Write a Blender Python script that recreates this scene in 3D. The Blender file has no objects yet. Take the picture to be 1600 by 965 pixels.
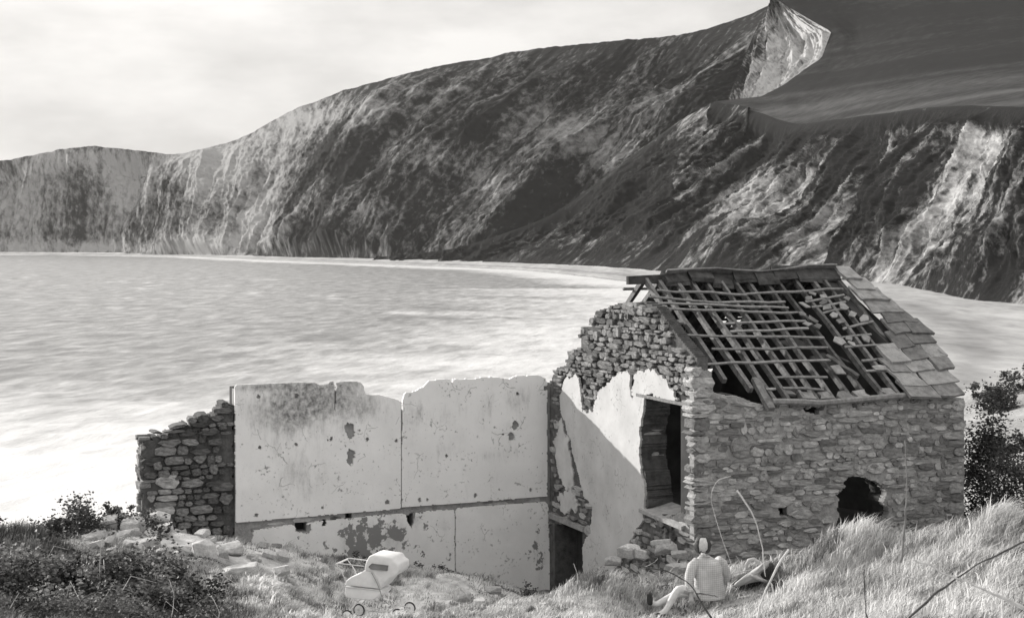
import bpy, math, random
import numpy as np
from mathutils import Vector, Matrix
R_ = math.radians
random.seed(7); rng = np.random.default_rng(7)
scene = bpy.context.scene
C = scene.collection

# ---------------------------------------------------------------- camera
F = 2433.0            # focal length in photograph pixels (1600 wide)
ZC = 20.0             # eye height above the sea
HZ = 370.0            # photograph row of the horizon
cam_d = bpy.data.cameras.new('camera'); cam = bpy.data.objects.new('camera', cam_d); C.objects.link(cam)
cam.location = (0, 0, ZC); cam.rotation_euler = (R_(90), 0, 0)
cam_d.sensor_width = 36.0; cam_d.lens = F / 1600 * 36
cam_d.shift_y = -(965 / 2 - HZ) / 1600
cam_d.clip_start = 0.1; cam_d.clip_end = 30000
cam_d.dof.use_dof = True; cam_d.dof.focus_distance = 27.0; cam_d.dof.aperture_fstop = 6.0
scene.camera = cam

# ---------------------------------------------------------------- sky and sun
UH = Vector((0.9245, 0.3812, 0)); NH = Vector((-0.3812, 0.9245, 0))   # along the cottage front / away from the viewer
SUN_EL = R_(16.3)
_h = NH * math.cos(R_(31)) - UH * math.sin(R_(31))
SUNV = Vector((_h.x * math.cos(SUN_EL), _h.y * math.cos(SUN_EL), math.sin(SUN_EL)))
w = bpy.data.worlds.new('World'); scene.world = w; w.use_nodes = True
nt = w.node_tree; N = nt.nodes; L = nt.links
for n in list(N): N.remove(n)
out = N.new('ShaderNodeOutputWorld'); bg = N.new('ShaderNodeBackground')
sky = N.new('ShaderNodeTexSky'); sky.sky_type = 'NISHITA'; sky.sun_disc = False
sky.sun_elevation = SUN_EL; sky.sun_rotation = math.atan2(SUNV.x, SUNV.y)
sky.air_density = 1.0; sky.dust_density = 2.0; sky.ozone_density = 1.0
bw = N.new('ShaderNodeRGBToBW'); L.new(sky.outputs[0], bw.inputs[0])
tc = N.new('ShaderNodeTexCoord'); mp = N.new('ShaderNodeMapping'); mp.inputs['Scale'].default_value = (1.8, 1.8, 5.0)
L.new(tc.outputs['Generated'], mp.inputs[0])
cn = N.new('ShaderNodeTexNoise'); cn.inputs['Scale'].default_value = 2.1; cn.inputs['Detail'].default_value = 6; cn.inputs['Roughness'].default_value = .55
L.new(mp.outputs[0], cn.inputs['Vector'])
cr = N.new('ShaderNodeMapRange'); cr.inputs[1].default_value = .36; cr.inputs[2].default_value = .66; cr.inputs[3].default_value = 0.0; cr.inputs[4].default_value = 1.0
L.new(cn.outputs[0], cr.inputs[0])
CLOUD = N.new('ShaderNodeMix'); CLOUD.data_type = 'FLOAT'          # thin bright cloud over the clear sky
SKY_K, CLOUD_A, CLOUD_B = 0.30, 1.9, 4.5
sk = N.new('ShaderNodeMath'); sk.operation = 'MULTIPLY'; sk.inputs[1].default_value = SKY_K; L.new(bw.outputs[0], sk.inputs[0])
cl = N.new('ShaderNodeMapRange'); cl.inputs[3].default_value = CLOUD_A; cl.inputs[4].default_value = CLOUD_B; L.new(cr.outputs[0], cl.inputs[0])
sx = N.new('ShaderNodeSeparateXYZ'); L.new(tc.outputs['Generated'], sx.inputs[0])        # overcast sky: brighter towards the zenith
cz = N.new('ShaderNodeMath'); cz.operation = 'MAXIMUM'; cz.inputs[1].default_value = 0; L.new(sx.outputs[2], cz.inputs[0])
cg = N.new('ShaderNodeMath'); cg.operation = 'MULTIPLY_ADD'; cg.inputs[1].default_value = 2.4; cg.inputs[2].default_value = 1.0; L.new(cz.outputs[0], cg.inputs[0])
cm = N.new('ShaderNodeMath'); cm.operation = 'MULTIPLY'; L.new(cl.outputs[0], cm.inputs[0]); L.new(cg.outputs[0], cm.inputs[1])
ad = N.new('ShaderNodeMath'); ad.operation = 'ADD'; L.new(sk.outputs[0], ad.inputs[0]); L.new(cm.outputs[0], ad.inputs[1])
tint = N.new('ShaderNodeMix'); tint.data_type = 'RGBA'; tint.blend_type = 'MULTIPLY'; tint.inputs[0].default_value = 1
tint.inputs[7].default_value = (1, .975, .945, 1); L.new(ad.outputs[0], tint.inputs[6])
L.new(tint.outputs[2], bg.inputs[0]); bg.inputs[1].default_value = 0.10; L.new(bg.outputs[0], out.inputs[0])
sun_d = bpy.data.lights.new('sun', 'SUN'); sun_d.energy = 4.6; sun_d.angle = R_(0.6); sun_d.color = (1, .975, .94)
sun = bpy.data.objects.new('sun', sun_d); C.objects.link(sun); sun.location = (0, 0, 80)
sun.rotation_euler = SUNV.to_track_quat('Z', 'Y').to_euler()
vs = scene.view_settings; vs.view_transform = 'Standard'; vs.look = 'None'; vs.gamma = 1; vs.exposure = 0.38; vs.use_curve_mapping = False

# ---------------------------------------------------------------- helpers
def P(px, py, Y): return Vector(((px - 800) / F * Y, Y, ZC - (py - HZ) / F * Y))
def PA(a):
    a = np.asarray(a, float); d = a[..., 2]
    return np.stack([(a[..., 0] - 800) / F * d, d, ZC - (a[..., 1] - HZ) / F * d], -1)
def proj(v): return 800 + F * v[..., 0] / v[..., 1], HZ - F * (v[..., 2] - ZC) / v[..., 1]

def _hash(ix, iy, seed):
    h = (ix.astype(np.int64) * 374761393 + iy.astype(np.int64) * 668265263 + seed * 974711) & 0xffffffff
    h = ((h ^ (h >> 13)) * 1274126177) & 0xffffffff
    return ((h ^ (h >> 16)) & 0xffff) / 65535.0
def vnoise(x, y, seed=0):
    x = np.asarray(x, float); y = np.asarray(y, float)
    ix = np.floor(x); iy = np.floor(y); fx = x - ix; fy = y - iy
    fx = fx * fx * fx * (fx * (fx * 6 - 15) + 10); fy = fy * fy * fy * (fy * (fy * 6 - 15) + 10)
    a = _hash(ix, iy, seed); b = _hash(ix + 1, iy, seed); c = _hash(ix, iy + 1, seed); d = _hash(ix + 1, iy + 1, seed)
    return (a + (b - a) * fx) + ((c + (d - c) * fx) - (a + (b - a) * fx)) * fy
def fbm(x, y, o=4, seed=0, g=.5):
    t = 0; a = 1; s = 0
    for i in range(o):
        t = t + a * vnoise(x * 2 ** i + 17.3 * i, y * 2 ** i + 9.1 * i, seed + i); s += a; a *= g
    return t / s
def ridged(x, y, o=4, seed=0, g=.5):
    t = 0; a = 1; s = 0
    for i in range(o):
        t = t + a * (1 - np.abs(2 * vnoise(x * 2 ** i + 3.7 * i, y * 2 ** i + 5.9 * i, seed + i) - 1)); s += a; a *= g
    return t / s
def sstep(a, b, x):
    t = np.clip((x - a) / (b - a), 0, 1); return t * t * (3 - 2 * t)

def wloc(o):
    v = Vector((0, 0, 0))
    while o is not None: v = v + o.location; o = o.parent
    return v
def link(name, me, mat=None, parent=None, loc=(0, 0, 0)):
    o = bpy.data.objects.new(name, me); C.objects.link(o); o.location = Vector(loc)
    if mat is not None and me is not None and not me.materials: me.materials.append(mat)
    if parent is not None: o.parent = parent; o.location = Vector(loc) - wloc(parent)
    return o
def thing(name, label, cat, loc=(0, 0, 0), group=None):
    o = bpy.data.objects.new(name, None); C.objects.link(o); o.location = Vector(loc); o.empty_display_size = .2
    return tag(o, label, cat, group)
def tag(o, label=None, cat=None, group=None, kind=None):
    if label: o['label'] = label
    if cat: o['category'] = cat
    if group: o['group'] = group
    if kind: o['kind'] = kind
    return o
def meshf(name, v, f, smooth=False):
    me = bpy.data.meshes.new(name); me.from_pydata([tuple(x) for x in v], [], f); me.update()
    if smooth: me.polygons.foreach_set('use_smooth', [True] * len(me.polygons))
    return me
def fastmesh(name, v, faces, smooth=True, attrs=None):
    """v (N,3); faces: list of int arrays (M,k)"""
    me = bpy.data.meshes.new(name); v = np.asarray(v, np.float32)
    me.vertices.add(len(v)); me.vertices.foreach_set('co', v.ravel())
    nl = sum(f.size for f in faces); nf = sum(len(f) for f in faces)
    me.loops.add(nl); me.polygons.add(nf)
    me.loops.foreach_set('vertex_index', np.concatenate([f.ravel() for f in faces]).astype(np.int32))
    tot = np.concatenate([np.full(len(f), f.shape[1], np.int32) for f in faces])
    st = np.concatenate([[0], np.cumsum(tot)[:-1]]).astype(np.int32)
    me.polygons.foreach_set('loop_start', st); me.polygons.foreach_set('loop_total', tot)
    me.polygons.foreach_set('use_smooth', np.full(nf, smooth))
    me.update(calc_edges=True); me.validate()
    for k, a in (attrs or {}).items():
        a = np.asarray(a, np.float32)
        if a.ndim == 1: me.attributes.new(k, 'FLOAT', 'POINT').data.foreach_set('value', a)
        else: me.attributes.new(k, 'FLOAT_VECTOR', 'POINT').data.foreach_set('vector', a.ravel())
    return me
def gridfaces(nr, nc):
    i = np.arange(nr - 1)[:, None] * nc + np.arange(nc - 1)[None, :]
    return np.stack([i, i + 1, i + nc + 1, i + nc], -1).reshape(-1, 4)
def tube(pts, rad, n=6, cap=True):
    pts = [Vector(p) for p in pts]; v = []; f = []
    if not hasattr(rad, '__len__'): rad = [rad] * len(pts)
    for i, p in enumerate(pts):
        t = (pts[min(i + 1, len(pts) - 1)] - pts[max(i - 1, 0)]).normalized()
        a = t.orthogonal().normalized() if i == 0 else (a - t * a.dot(t)).normalized()
        b = t.cross(a)
        for k in range(n):
            q = 2 * math.pi * k / n; v.append(p + (a * math.cos(q) + b * math.sin(q)) * rad[i])
    for i in range(len(pts) - 1):
        for k in range(n):
            f.append((i * n + k, i * n + (k + 1) % n, (i + 1) * n + (k + 1) % n, (i + 1) * n + k))
    if cap:
        f.append(tuple(reversed(range(n)))); f.append(tuple(range((len(pts) - 1) * n, len(pts) * n)))
    return v, f
def merge(*vf):
    v = []; f = []
    for a, b in vf:
        o = len(v); v += list(a); f += [tuple(i + o for i in q) for q in b]
    return v, f
def boxpts(o, ax, ay, az):
    """box from corner o spanned by three vectors"""
    o = Vector(o); v = [o, o + ax, o + ax + ay, o + ay, o + az, o + ax + az, o + ax + ay + az, o + ay + az]
    f = [(0, 3, 2, 1), (4, 5, 6, 7), (0, 1, 5, 4), (1, 2, 6, 5), (2, 3, 7, 6), (3, 0, 4, 7)]
    if ax.cross(ay).dot(az) < 0: f = [tuple(reversed(q)) for q in f]
    return v, f
def beam(a, b, wd, ht, up=Vector((0, 0, 1)), seg=4, wob=.012):
    """a weathered timber from a to b, slightly bowed and uneven"""
    a = Vector(a); b = Vector(b); d = (b - a); t = d.normalized(); s = t.cross(up).normalized(); u = s.cross(t)
    v = []; f = []
    for i in range(seg + 1):
        q = i / seg; p = a + d * q + u * (random.uniform(-wob, wob)) + s * random.uniform(-wob, wob)
        k = random.uniform(.85, 1.1)
        for sx, sz in ((-1, -1), (1, -1), (1, 1), (-1, 1)): v.append(p + s * (sx * wd / 2 * k) + u * (sz * ht / 2 * k))
    for i in range(seg):
        for k in range(4): f.append((i * 4 + k, i * 4 + (k + 1) % 4, i * 4 + 4 + (k + 1) % 4, i * 4 + 4 + k))
    f.append((3, 2, 1, 0)); f.append(tuple(range(seg * 4, seg * 4 + 4)))
    return v, f
def inpoly(px, py, poly):
    px = np.asarray(px, float); py = np.asarray(py, float); c = np.zeros(px.shape, bool); n = len(poly)
    for i in range(n):
        x0, y0 = poly[i]; x1, y1 = poly[(i + 1) % n]
        if y0 == y1: continue
        k = ((y0 > py) != (y1 > py)) & (px < (x1 - x0) * (py - y0) / (y1 - y0) + x0); c ^= k
    return c

# ---------------------------------------------------------------- materials
MATS = {}
def mat(name, lo, hi, scale=6.0, rough=.9, obj_rand=0.0, bump=0.0, bscale=30.0, stretch=(1, 1, 1), attr=None, detail=6, coord='Object', contrast=(.3, .7), spec=.25):
    """grey procedural surface: noise between two albedos, an optional vertex attribute (0..1) and an optional random shift for each object"""
    m = bpy.data.materials.new(name); m.use_nodes = True; nt = m.node_tree; N = nt.nodes; L = nt.links
    b = N['Principled BSDF']; b.inputs['Roughness'].default_value = rough; b.inputs['Specular IOR Level'].default_value = spec
    tc = N.new('ShaderNodeTexCoord'); mp = N.new('ShaderNodeMapping'); mp.inputs['Scale'].default_value = stretch
    L.new(tc.outputs[coord], mp.inputs[0])
    no = N.new('ShaderNodeTexNoise'); no.inputs['Scale'].default_value = scale; no.inputs['Detail'].default_value = detail; no.inputs['Roughness'].default_value = .6
    L.new(mp.outputs[0], no.inputs['Vector'])
    mr = N.new('ShaderNodeMapRange'); mr.inputs[1].default_value = contrast[0]; mr.inputs[2].default_value = contrast[1]
    mr.inputs[3].default_value = lo; mr.inputs[4].default_value = hi; L.new(no.outputs[0], mr.inputs[0])
    v = mr.outputs[0]
    if obj_rand:
        oi = N.new('ShaderNodeObjectInfo'); m2 = N.new('ShaderNodeMapRange'); m2.inputs[3].default_value = 1 - obj_rand; m2.inputs[4].default_value = 1 + obj_rand
        L.new(oi.outputs['Random'], m2.inputs[0]); mu = N.new('ShaderNodeMath'); mu.operation = 'MULTIPLY'
        L.new(v, mu.inputs[0]); L.new(m2.outputs[0], mu.inputs[1]); v = mu.outputs[0]
    if attr:
        an = N.new('ShaderNodeAttribute'); an.attribute_name = attr; mu = N.new('ShaderNodeMath'); mu.operation = 'MULTIPLY'
        L.new(v, mu.inputs[0]); L.new(an.outputs['Fac'], mu.inputs[1]); v = mu.outputs[0]
    L.new(v, b.inputs['Base Color'])
    if bump:
        n2 = N.new('ShaderNodeTexNoise'); n2.inputs['Scale'].default_value = bscale; n2.inputs['Detail'].default_value = 5
        L.new(mp.outputs[0], n2.inputs['Vector']); bp = N.new('ShaderNodeBump'); bp.inputs['Strength'].default_value = bump; bp.inputs['Distance'].default_value = .02
        L.new(n2.outputs[0], bp.inputs['Height']); L.new(bp.outputs[0], b.inputs['Normal'])
    MATS[name] = m; return m
M_STONE = mat('rubble_limestone', .17, .46, 5, .95, obj_rand=.5, bump=.9, bscale=22)
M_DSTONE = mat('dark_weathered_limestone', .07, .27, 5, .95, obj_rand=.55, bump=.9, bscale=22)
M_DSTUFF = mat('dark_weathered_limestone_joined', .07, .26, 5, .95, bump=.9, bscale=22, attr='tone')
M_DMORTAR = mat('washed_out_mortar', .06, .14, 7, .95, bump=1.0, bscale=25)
M_WSTONE = mat('limewashed_stone', .26, .50, 5, .95, obj_rand=.35, bump=.9, bscale=22)
M_STUFFSTONE = mat('rubble_limestone_joined', .17, .45, 5, .95, bump=.9, bscale=22, attr='tone')
M_MORTAR = mat('lime_mortar', .22, .38, 7, .95, bump=1.0, bscale=25)
M_PLASTER = mat('gable_limewash', .42, .60, 2.6, .9, bump=.5, bscale=9)
M_WOOD = mat('weathered_timber', .06, .20, 9, .85, obj_rand=.35, bump=.5, bscale=40)
M_BATTEN = mat('grey_batten', .14, .30, 14, .85, obj_rand=.25, bump=.4, bscale=50)
M_TILE = mat('stone_roof_tile', .13, .30, 7, .9, obj_rand=.4, bump=.8, bscale=28)
M_RIDGE = mat('ridge_stone', .025, .09, 6, .95, obj_rand=.2, bump=.8, bscale=20)
M_RUBBLE = mat('fallen_stone', .30, .55, 6, .95, obj_rand=.3, bump=.9, bscale=18)
M_DARKIN = mat('shade_dark_interior', .03, .07, 3, .95)  # near-black colour stands in for the shade inside the walls
M_LEAF = mat('bramble_leaf', .04, .12, 20, .6, attr='tone', spec=.4)
M_STEM = mat('bush_stem', .05, .12, 20, .85)
M_PALESTALK = mat('dry_pale_stalk', .35, .6, 20, .8, obj_rand=.2)
M_DARKSTALK = mat('dark_twig', .04, .09, 20, .8)
M_GRASS = mat('dry_grass', .85, 1.0, 3, .75, attr='tone', coord='Generated', spec=.3)

def translucent(m, k):
    nt = m.node_tree; N = nt.nodes; L = nt.links; b = N['Principled BSDF']; src = b.inputs['Base Color'].links[0].from_socket
    tr = N.new('ShaderNodeBsdfTranslucent'); mx = N.new('ShaderNodeMixShader'); mx.inputs[0].default_value = k; L.new(src, tr.inputs[0])
    L.new(b.outputs[0], mx.inputs[1]); L.new(tr.outputs[0], mx.inputs[2]); L.new(mx.outputs[0], N['Material Output'].inputs[0])
translucent(M_GRASS, .5); translucent(M_LEAF, .35)
# ================================================================ the setting
def catmull(p, t):
    """p (K,3) control points, t values in [0,K-1]; smooth curve without overshoot (tension)"""
    p = np.asarray(p, float); K = len(p); i = np.clip(np.floor(t).astype(int), 0, K - 2); f = (t - i)[:, None]
    m = np.zeros_like(p); m[1:-1] = .35 * (p[2:] - p[:-2]); m[0] = .5 * (p[1] - p[0]); m[-1] = .5 * (p[-1] - p[-2])
    return (2 * f**3 - 3 * f**2 + 1) * p[i] + (f**3 - 2 * f**2 + f) * m[i] + (-2 * f**3 + 3 * f**2) * p[i + 1] + (f**3 - f**2) * m[i + 1]
def loft(st, ns, nseg):
    """st: (S,K,3) stations of px,py,depth -> grid of points (rows = stations, cols = profile), s and t in metres, q = profile index"""
    st = np.asarray(st, float); S, K, _ = st.shape
    w3 = PA(st); pl = w3[:, 0]; cum = np.concatenate([[0], np.cumsum(np.linalg.norm(np.diff(pl, axis=0), axis=1) + 5)])
    # denser where the picture is larger
    dist = w3[:, 0, 1]; wgt = np.concatenate([[0], np.cumsum(np.diff(cum) / np.sqrt((dist[1:] + dist[:-1]) / 2))])
    tq = np.interp(np.linspace(0, wgt[-1], ns), wgt, np.arange(S))
    rows = np.stack([catmull(w3[:, k], tq) for k in range(K)], 1)           # ns,K,3
    out = []; q = []
    for k in range(K - 1):
        f = np.linspace(0, 1, nseg[k], endpoint=(k == K - 2))
        out.append(rows[:, k, None] * (1 - f)[None, :, None] + rows[:, k + 1, None] * f[None, :, None]); q.append(k + f)
    g = np.concatenate(out, 1); q = np.concatenate(q)
    s = np.concatenate([[0], np.cumsum(np.linalg.norm(np.diff(g[:, 0], axis=0), axis=1))])
    t = np.concatenate([np.zeros((ns, 1)), np.cumsum(np.linalg.norm(np.diff(g, axis=1), axis=2), axis=1)], 1)
    for _ in range(3): g[:, 1:-1] = (g[:, :-2] + 2 * g[:, 1:-1] + g[:, 2:]) / 4   # round the breaks of the profile
    return g, np.repeat(s[:, None], g.shape[1], 1), t, q
def gnormal(g):
    a = np.gradient(g, axis=0); b = np.gradient(g, axis=1); n = np.cross(a, b); n /= np.linalg.norm(n, axis=2, keepdims=True) + 1e-9
    n[n[..., 2] < 0] *= -1; return n
def blobs(px, py, lst):
    o = np.zeros(px.shape)
    for x, y, rx, ry, v in lst: o += v * np.exp(-((px - x) / rx) ** 2 - ((py - y) / ry) ** 2)
    return o

def hillmat(name, lo, hi, bump=.6, bdist=1.0, nz=1.7, sc=(.20, .11, 1)):
    m = bpy.data.materials.new(name); m.use_nodes = True; nt = m.node_tree; N = nt.nodes; L = nt.links
    b = N['Principled BSDF']; b.inputs['Roughness'].default_value = 1; b.inputs['Specular IOR Level'].default_value = .1
    an = N.new('ShaderNodeAttribute'); an.attribute_name = 'pale'
    st = N.new('ShaderNodeAttribute'); st.attribute_name = 'st'
    mp = N.new('ShaderNodeMapping'); mp.inputs['Scale'].default_value = sc; L.new(st.outputs['Vector'], mp.inputs[0])
    no = N.new('ShaderNodeTexNoise'); no.inputs['Scale'].default_value = 1; no.inputs['Detail'].default_value = 8; no.inputs['Roughness'].default_value = .72
    L.new(mp.outputs[0], no.inputs['Vector'])
    ad = N.new('ShaderNodeMath'); ad.operation = 'MULTIPLY_ADD'; ad.inputs[1].default_value = nz; L.new(no.outputs[0], ad.inputs[0]); L.new(an.outputs['Fac'], ad.inputs[2])
    mr = N.new('ShaderNodeMapRange'); mr.interpolation_type = 'SMOOTHSTEP'; mr.inputs[1].default_value = nz * .5; mr.inputs[2].default_value = nz * .5 + .8
    mr.inputs[3].default_value = lo; mr.inputs[4].default_value = hi; L.new(ad.outputs[0], mr.inputs[0]); L.new(mr.outputs[0], b.inputs['Base Color'])
    bp = N.new('ShaderNodeBump'); bp.inputs['Strength'].default_value = bump; bp.inputs['Distance'].default_value = bdist
    L.new(no.outputs[0], bp.inputs['Height']); L.new(bp.outputs[0], b.inputs['Normal'])
    return m
def hillmesh(name, g, s, t, pale, m, kind='structure'):
    nr, nc = g.shape[:2]
    st = np.stack([s, t, np.zeros_like(s)], -1)
    me = fastmesh(name, g.reshape(-1, 3), [gridfaces(nr, nc)], True, {'pale': pale.ravel(), 'st': st.reshape(-1, 3)})
    return tag(link(name, me, m), kind=kind)

# ---- the chalk ridge across the bay
A = []
for bpx, bd, cpx, cpy, cd in [(-420, 2050, -420, 300, 2150), (-200, 1900, -200, 278, 2010), (0, 1790, 20, 247, 1900), (70, 1760, 90, 233, 1880), (130, 1730, 150, 227, 1850), (190, 1700, 215, 233, 1820),
        (240, 1660, 275, 239, 1790), (300, 1610, 345, 226, 1740), (345, 1540, 395, 205, 1690), (390, 1470, 450, 174, 1640), (450, 1380, 540, 138, 1560), (540, 1300, 680, 106, 1480),
        (640, 1230, 820, 77, 1410), (730, 1180, 960, 62, 1340), (800, 1150, 1080, 50, 1300), (880, 1130, 1170, 20, 1260), (960, 1110, 1240, -14, 1230), (1060, 1090, 1320, -60, 1200), (1180, 1080, 1420, -110, 1180)]:
    z0 = HZ + F * (ZC - 0.5) / bd
    def mix(a, e): return bpx + (cpx - bpx) * a, z0 + (cpy - z0) * e, bd + (cd - bd) * a
    A.append([(bpx, z0 + 3, bd - 8), mix(.07, .07), mix(.40, .36), mix(.78, .82), (cpx, cpy, cd), (cpx + 20, cpy + 26, cd + 160), (cpx + 30, cpy + 90, cd + 700)])
g, s, t, q = loft(A, 1250, [8, 60, 95, 70, 14, 8])
n = gnormal(g); fade = sstep(.15, 1.0, q)[None, :] * (1 - .92 * sstep(2.9, 4.0, q))[None, :]
def streak(g, xs, cs_):
    """coordinates across and along the run of the gullies, in units of about a metre at 1.2 km"""
    px0, py0 = proj(g); c = np.interp(px0, xs, cs_); return (px0 + c * (py0 - 280)) * .5, (py0 - .4 * px0) * .5, px0, py0
W, A_, px0, py0 = streak(g, [200, 400, 550, 700, 900, 1200], [.1, .35, .6, .9, 1.1, 1.1])
W = W + 9 * (fbm(W / 45, A_ / 60, 4, 3) - .5)
msk = fbm(W / 70, A_ / 70, 3, 22)
d = 46 * (fbm(W / 55, A_ / 220, 3, 11) - .5) + 30 * (ridged(W / 30, A_ / 200, 5, 21, .52) - .58) * (.4 + 1.2 * msk) + 5 * (fbm(W / 6, A_ / 14, 4, 31, .65) - .5) + 3.2 * (fbm(W / 2.4, A_ / 3.2, 3, 41, .7) - .5)
sc_ = np.exp(-((px0 - 1215) / 90) ** 4 - ((py0 - 85) / 90) ** 4)
g = g + n * (d * fade * (1 - .75 * sc_))[..., None] + np.array([0, 0, 1.0])[None, None] * (4 * (fbm(W / 12, A_ * 0, 4, 55, .6) - .5) * sstep(3.3, 4, q)[None, :])[..., None]
px, py = proj(g)
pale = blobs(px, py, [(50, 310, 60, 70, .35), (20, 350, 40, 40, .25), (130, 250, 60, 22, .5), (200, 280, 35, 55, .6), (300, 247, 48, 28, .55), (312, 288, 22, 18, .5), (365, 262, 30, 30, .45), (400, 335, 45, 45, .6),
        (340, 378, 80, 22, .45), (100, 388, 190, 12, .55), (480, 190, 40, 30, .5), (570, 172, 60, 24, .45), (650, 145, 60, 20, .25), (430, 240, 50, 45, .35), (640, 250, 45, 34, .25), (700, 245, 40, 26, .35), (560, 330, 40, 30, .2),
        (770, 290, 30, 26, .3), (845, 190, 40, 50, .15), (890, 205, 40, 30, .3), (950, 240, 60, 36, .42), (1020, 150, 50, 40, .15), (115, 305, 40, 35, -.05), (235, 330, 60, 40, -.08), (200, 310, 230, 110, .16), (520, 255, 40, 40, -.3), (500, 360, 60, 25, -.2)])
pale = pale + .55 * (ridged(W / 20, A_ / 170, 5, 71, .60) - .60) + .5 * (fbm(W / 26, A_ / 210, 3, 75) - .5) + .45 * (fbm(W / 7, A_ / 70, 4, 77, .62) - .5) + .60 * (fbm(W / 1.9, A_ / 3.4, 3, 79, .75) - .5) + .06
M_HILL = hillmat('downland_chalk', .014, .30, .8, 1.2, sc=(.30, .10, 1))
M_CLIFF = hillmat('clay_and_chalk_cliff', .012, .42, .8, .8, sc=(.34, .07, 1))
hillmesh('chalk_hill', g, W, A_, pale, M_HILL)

# ---- the nearer spur, then the cliff and the field above it
def base_y(d, z=1.5): return HZ + F * (ZC - z) / d
def bs(bpx, bd, *rest): return [(bpx, base_y(bd, 0.3) , bd - 5), (bpx, base_y(bd), bd)] + list(rest)
J0 = [(985, 860), (1050, 330, 905), (1110, 161, 960)]
SP = []
for bpx, bd, m1, c in [(560, 1230, (570, 405, 1240), (585, 402, 1250)), (650, 1170, (680, 404, 1180), (720, 385, 1190)), (760, 1100, (800, 390, 1110), (860, 335, 1125)), (860, 1000, (905, 350, 1030), (975, 252, 1070)),
        (930, 925, (985, 340, 965), (1062, 188, 1010)), (985, 860, (1050, 320, 905), (1118, 160, 960)), (1040, 800, (1110, 320, 860), (1170, 165, 915))]:
    SP.append(bs(bpx, bd, m1, c, (c[0] + 25, c[1] + 40, c[2] + 50), (c[0] + 60, c[1] + 160, c[2] + 110)))
g, s, t, q = loft(SP, 560, [3, 90, 110, 14, 8])
def erode(g, s, t, q, c0, amp=1.0):
    n = gnormal(g); fade = sstep(.8, 1.6, q)[None, :] * (1 - sstep(c0 - .25, c0 + .02, q))[None, :]
    W, A_, px0, py0 = streak(g, [800, 950, 1200, 1400, 1600, 1900], [1.6, 1.4, 1.0, .62, .45, .4]); sc = np.clip(g[..., 1] / 1000, .2, 1)
    W = W + 5 * (fbm(W / 30, A_ / 50, 4, 103) - .5)
    d = 30 * (fbm(W / 42, A_ / 130, 3, 111) - .5) + 24 * (ridged(W / 21, A_ / 190, 5, 121, .56) - .58) * (.35 + 1.3 * fbm(W / 50, A_ / 50, 2, 122)) + 7 * (fbm(W / 5, A_ / 26, 4, 131, .65) - .5) + 3.0 * (fbm(W / 2, A_ / 3, 3, 141, .7) - .5)
    return g + n * (d * fade * amp * sc)[..., None], W, A_
g, W, A_ = erode(g, s, t, q, 3.0)
px, py = proj(g)
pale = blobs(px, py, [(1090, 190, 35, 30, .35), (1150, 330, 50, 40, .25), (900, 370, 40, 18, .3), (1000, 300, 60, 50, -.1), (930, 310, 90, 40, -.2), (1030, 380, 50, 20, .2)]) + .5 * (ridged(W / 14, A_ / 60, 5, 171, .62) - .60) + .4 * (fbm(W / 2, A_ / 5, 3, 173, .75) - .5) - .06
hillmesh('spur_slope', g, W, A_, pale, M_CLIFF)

CL = [bs(985, 860, (1050, 320, 905), (1112, 160, 960), (1190, 151, 975), (1228, 131, 990), (1284, 90, 1030), (1299, 50, 1075), (1225, 8, 1150), (1170, -40, 1210)),
      bs(1040, 800, (1110, 325, 850), (1180, 178, 905), (1225, 158, 920), (1250, 142, 935), (1300, 108, 985), (1320, 58, 1050), (1270, 4, 1140), (1235, -50, 1210)),
      bs(1120, 740, (1180, 330, 780), (1240, 196, 830), (1275, 168, 860), (1290, 146, 890), (1330, 112, 950), (1345, 60, 1040), (1330, 0, 1130), (1320, -60, 1205)),
      bs(1230, 680, (1260, 330, 715), (1310, 190, 750), (1340, 160, 790), (1350, 142, 830), (1380, 110, 900), (1390, 60, 1000), (1385, 0, 1110), (1380, -60, 1195)),
      bs(1370, 605, (1370, 320, 635), (1400, 176, 660), (1420, 152, 720), (1425, 138, 770), (1440, 108, 850), (1450, 60, 955), (1450, 0, 1080), (1450, -60, 1180)),
      bs(1450, 520, (1460, 320, 550), (1490, 168, 575), (1510, 146, 640), (1515, 133, 700), (1530, 105, 790), (1540, 60, 905), (1545, 0, 1050), (1545, -60, 1160)),
      bs(1520, 445, (1545, 325, 475), (1590, 170, 500), (1610, 142, 565), (1615, 128, 640), (1630, 102, 740), (1640, 60, 855), (1650, 0, 1010), (1650, -60, 1140)),
      bs(1640, 385, (1690, 330, 415), (1720, 178, 440), (1740, 145, 510), (1745, 128, 590), (1760, 100, 700), (1770, 60, 820), (1780, 0, 980), (1780, -60, 1120)),
      bs(1680, 290, (1780, 340, 330), (1840, 190, 370), (1880, 150, 440), (1900, 130, 520), (1920, 100, 640), (1930, 60, 770), (1940, 0, 940), (1940, -60, 1090)),
      bs(1690, 205, (1850, 400, 245), (2000, 220, 290), (2060, 160, 370), (2090, 135, 450), (2110, 100, 580), (2120, 60, 720), (2130, 0, 900), (2130, -60, 1060)),
      bs(1740, 150, (1950, 480, 175), (2250, 260, 205), (2400, 180, 280), (2430, 140, 370), (2450, 100, 500), (2460, 60, 650), (2470, 0, 850), (2480, -60, 1030)),
      bs(1700, 110, (2100, 560, 120), (2650, 320, 140), (2950, 220, 200), (3000, 160, 290), (3050, 110, 420), (3080, 60, 580), (3100, 0, 800), (3100, -60, 1000))]
g, s, t, q = loft(CL, 1000, [3, 110, 140, 44, 24, 26, 30, 34, 14])
s = s + 500
g0 = g
g, W, A_ = erode(g, s, t, q, 3.0, 1.0)
field = sstep(2.95, 3.1, q)[None, :]
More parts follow.
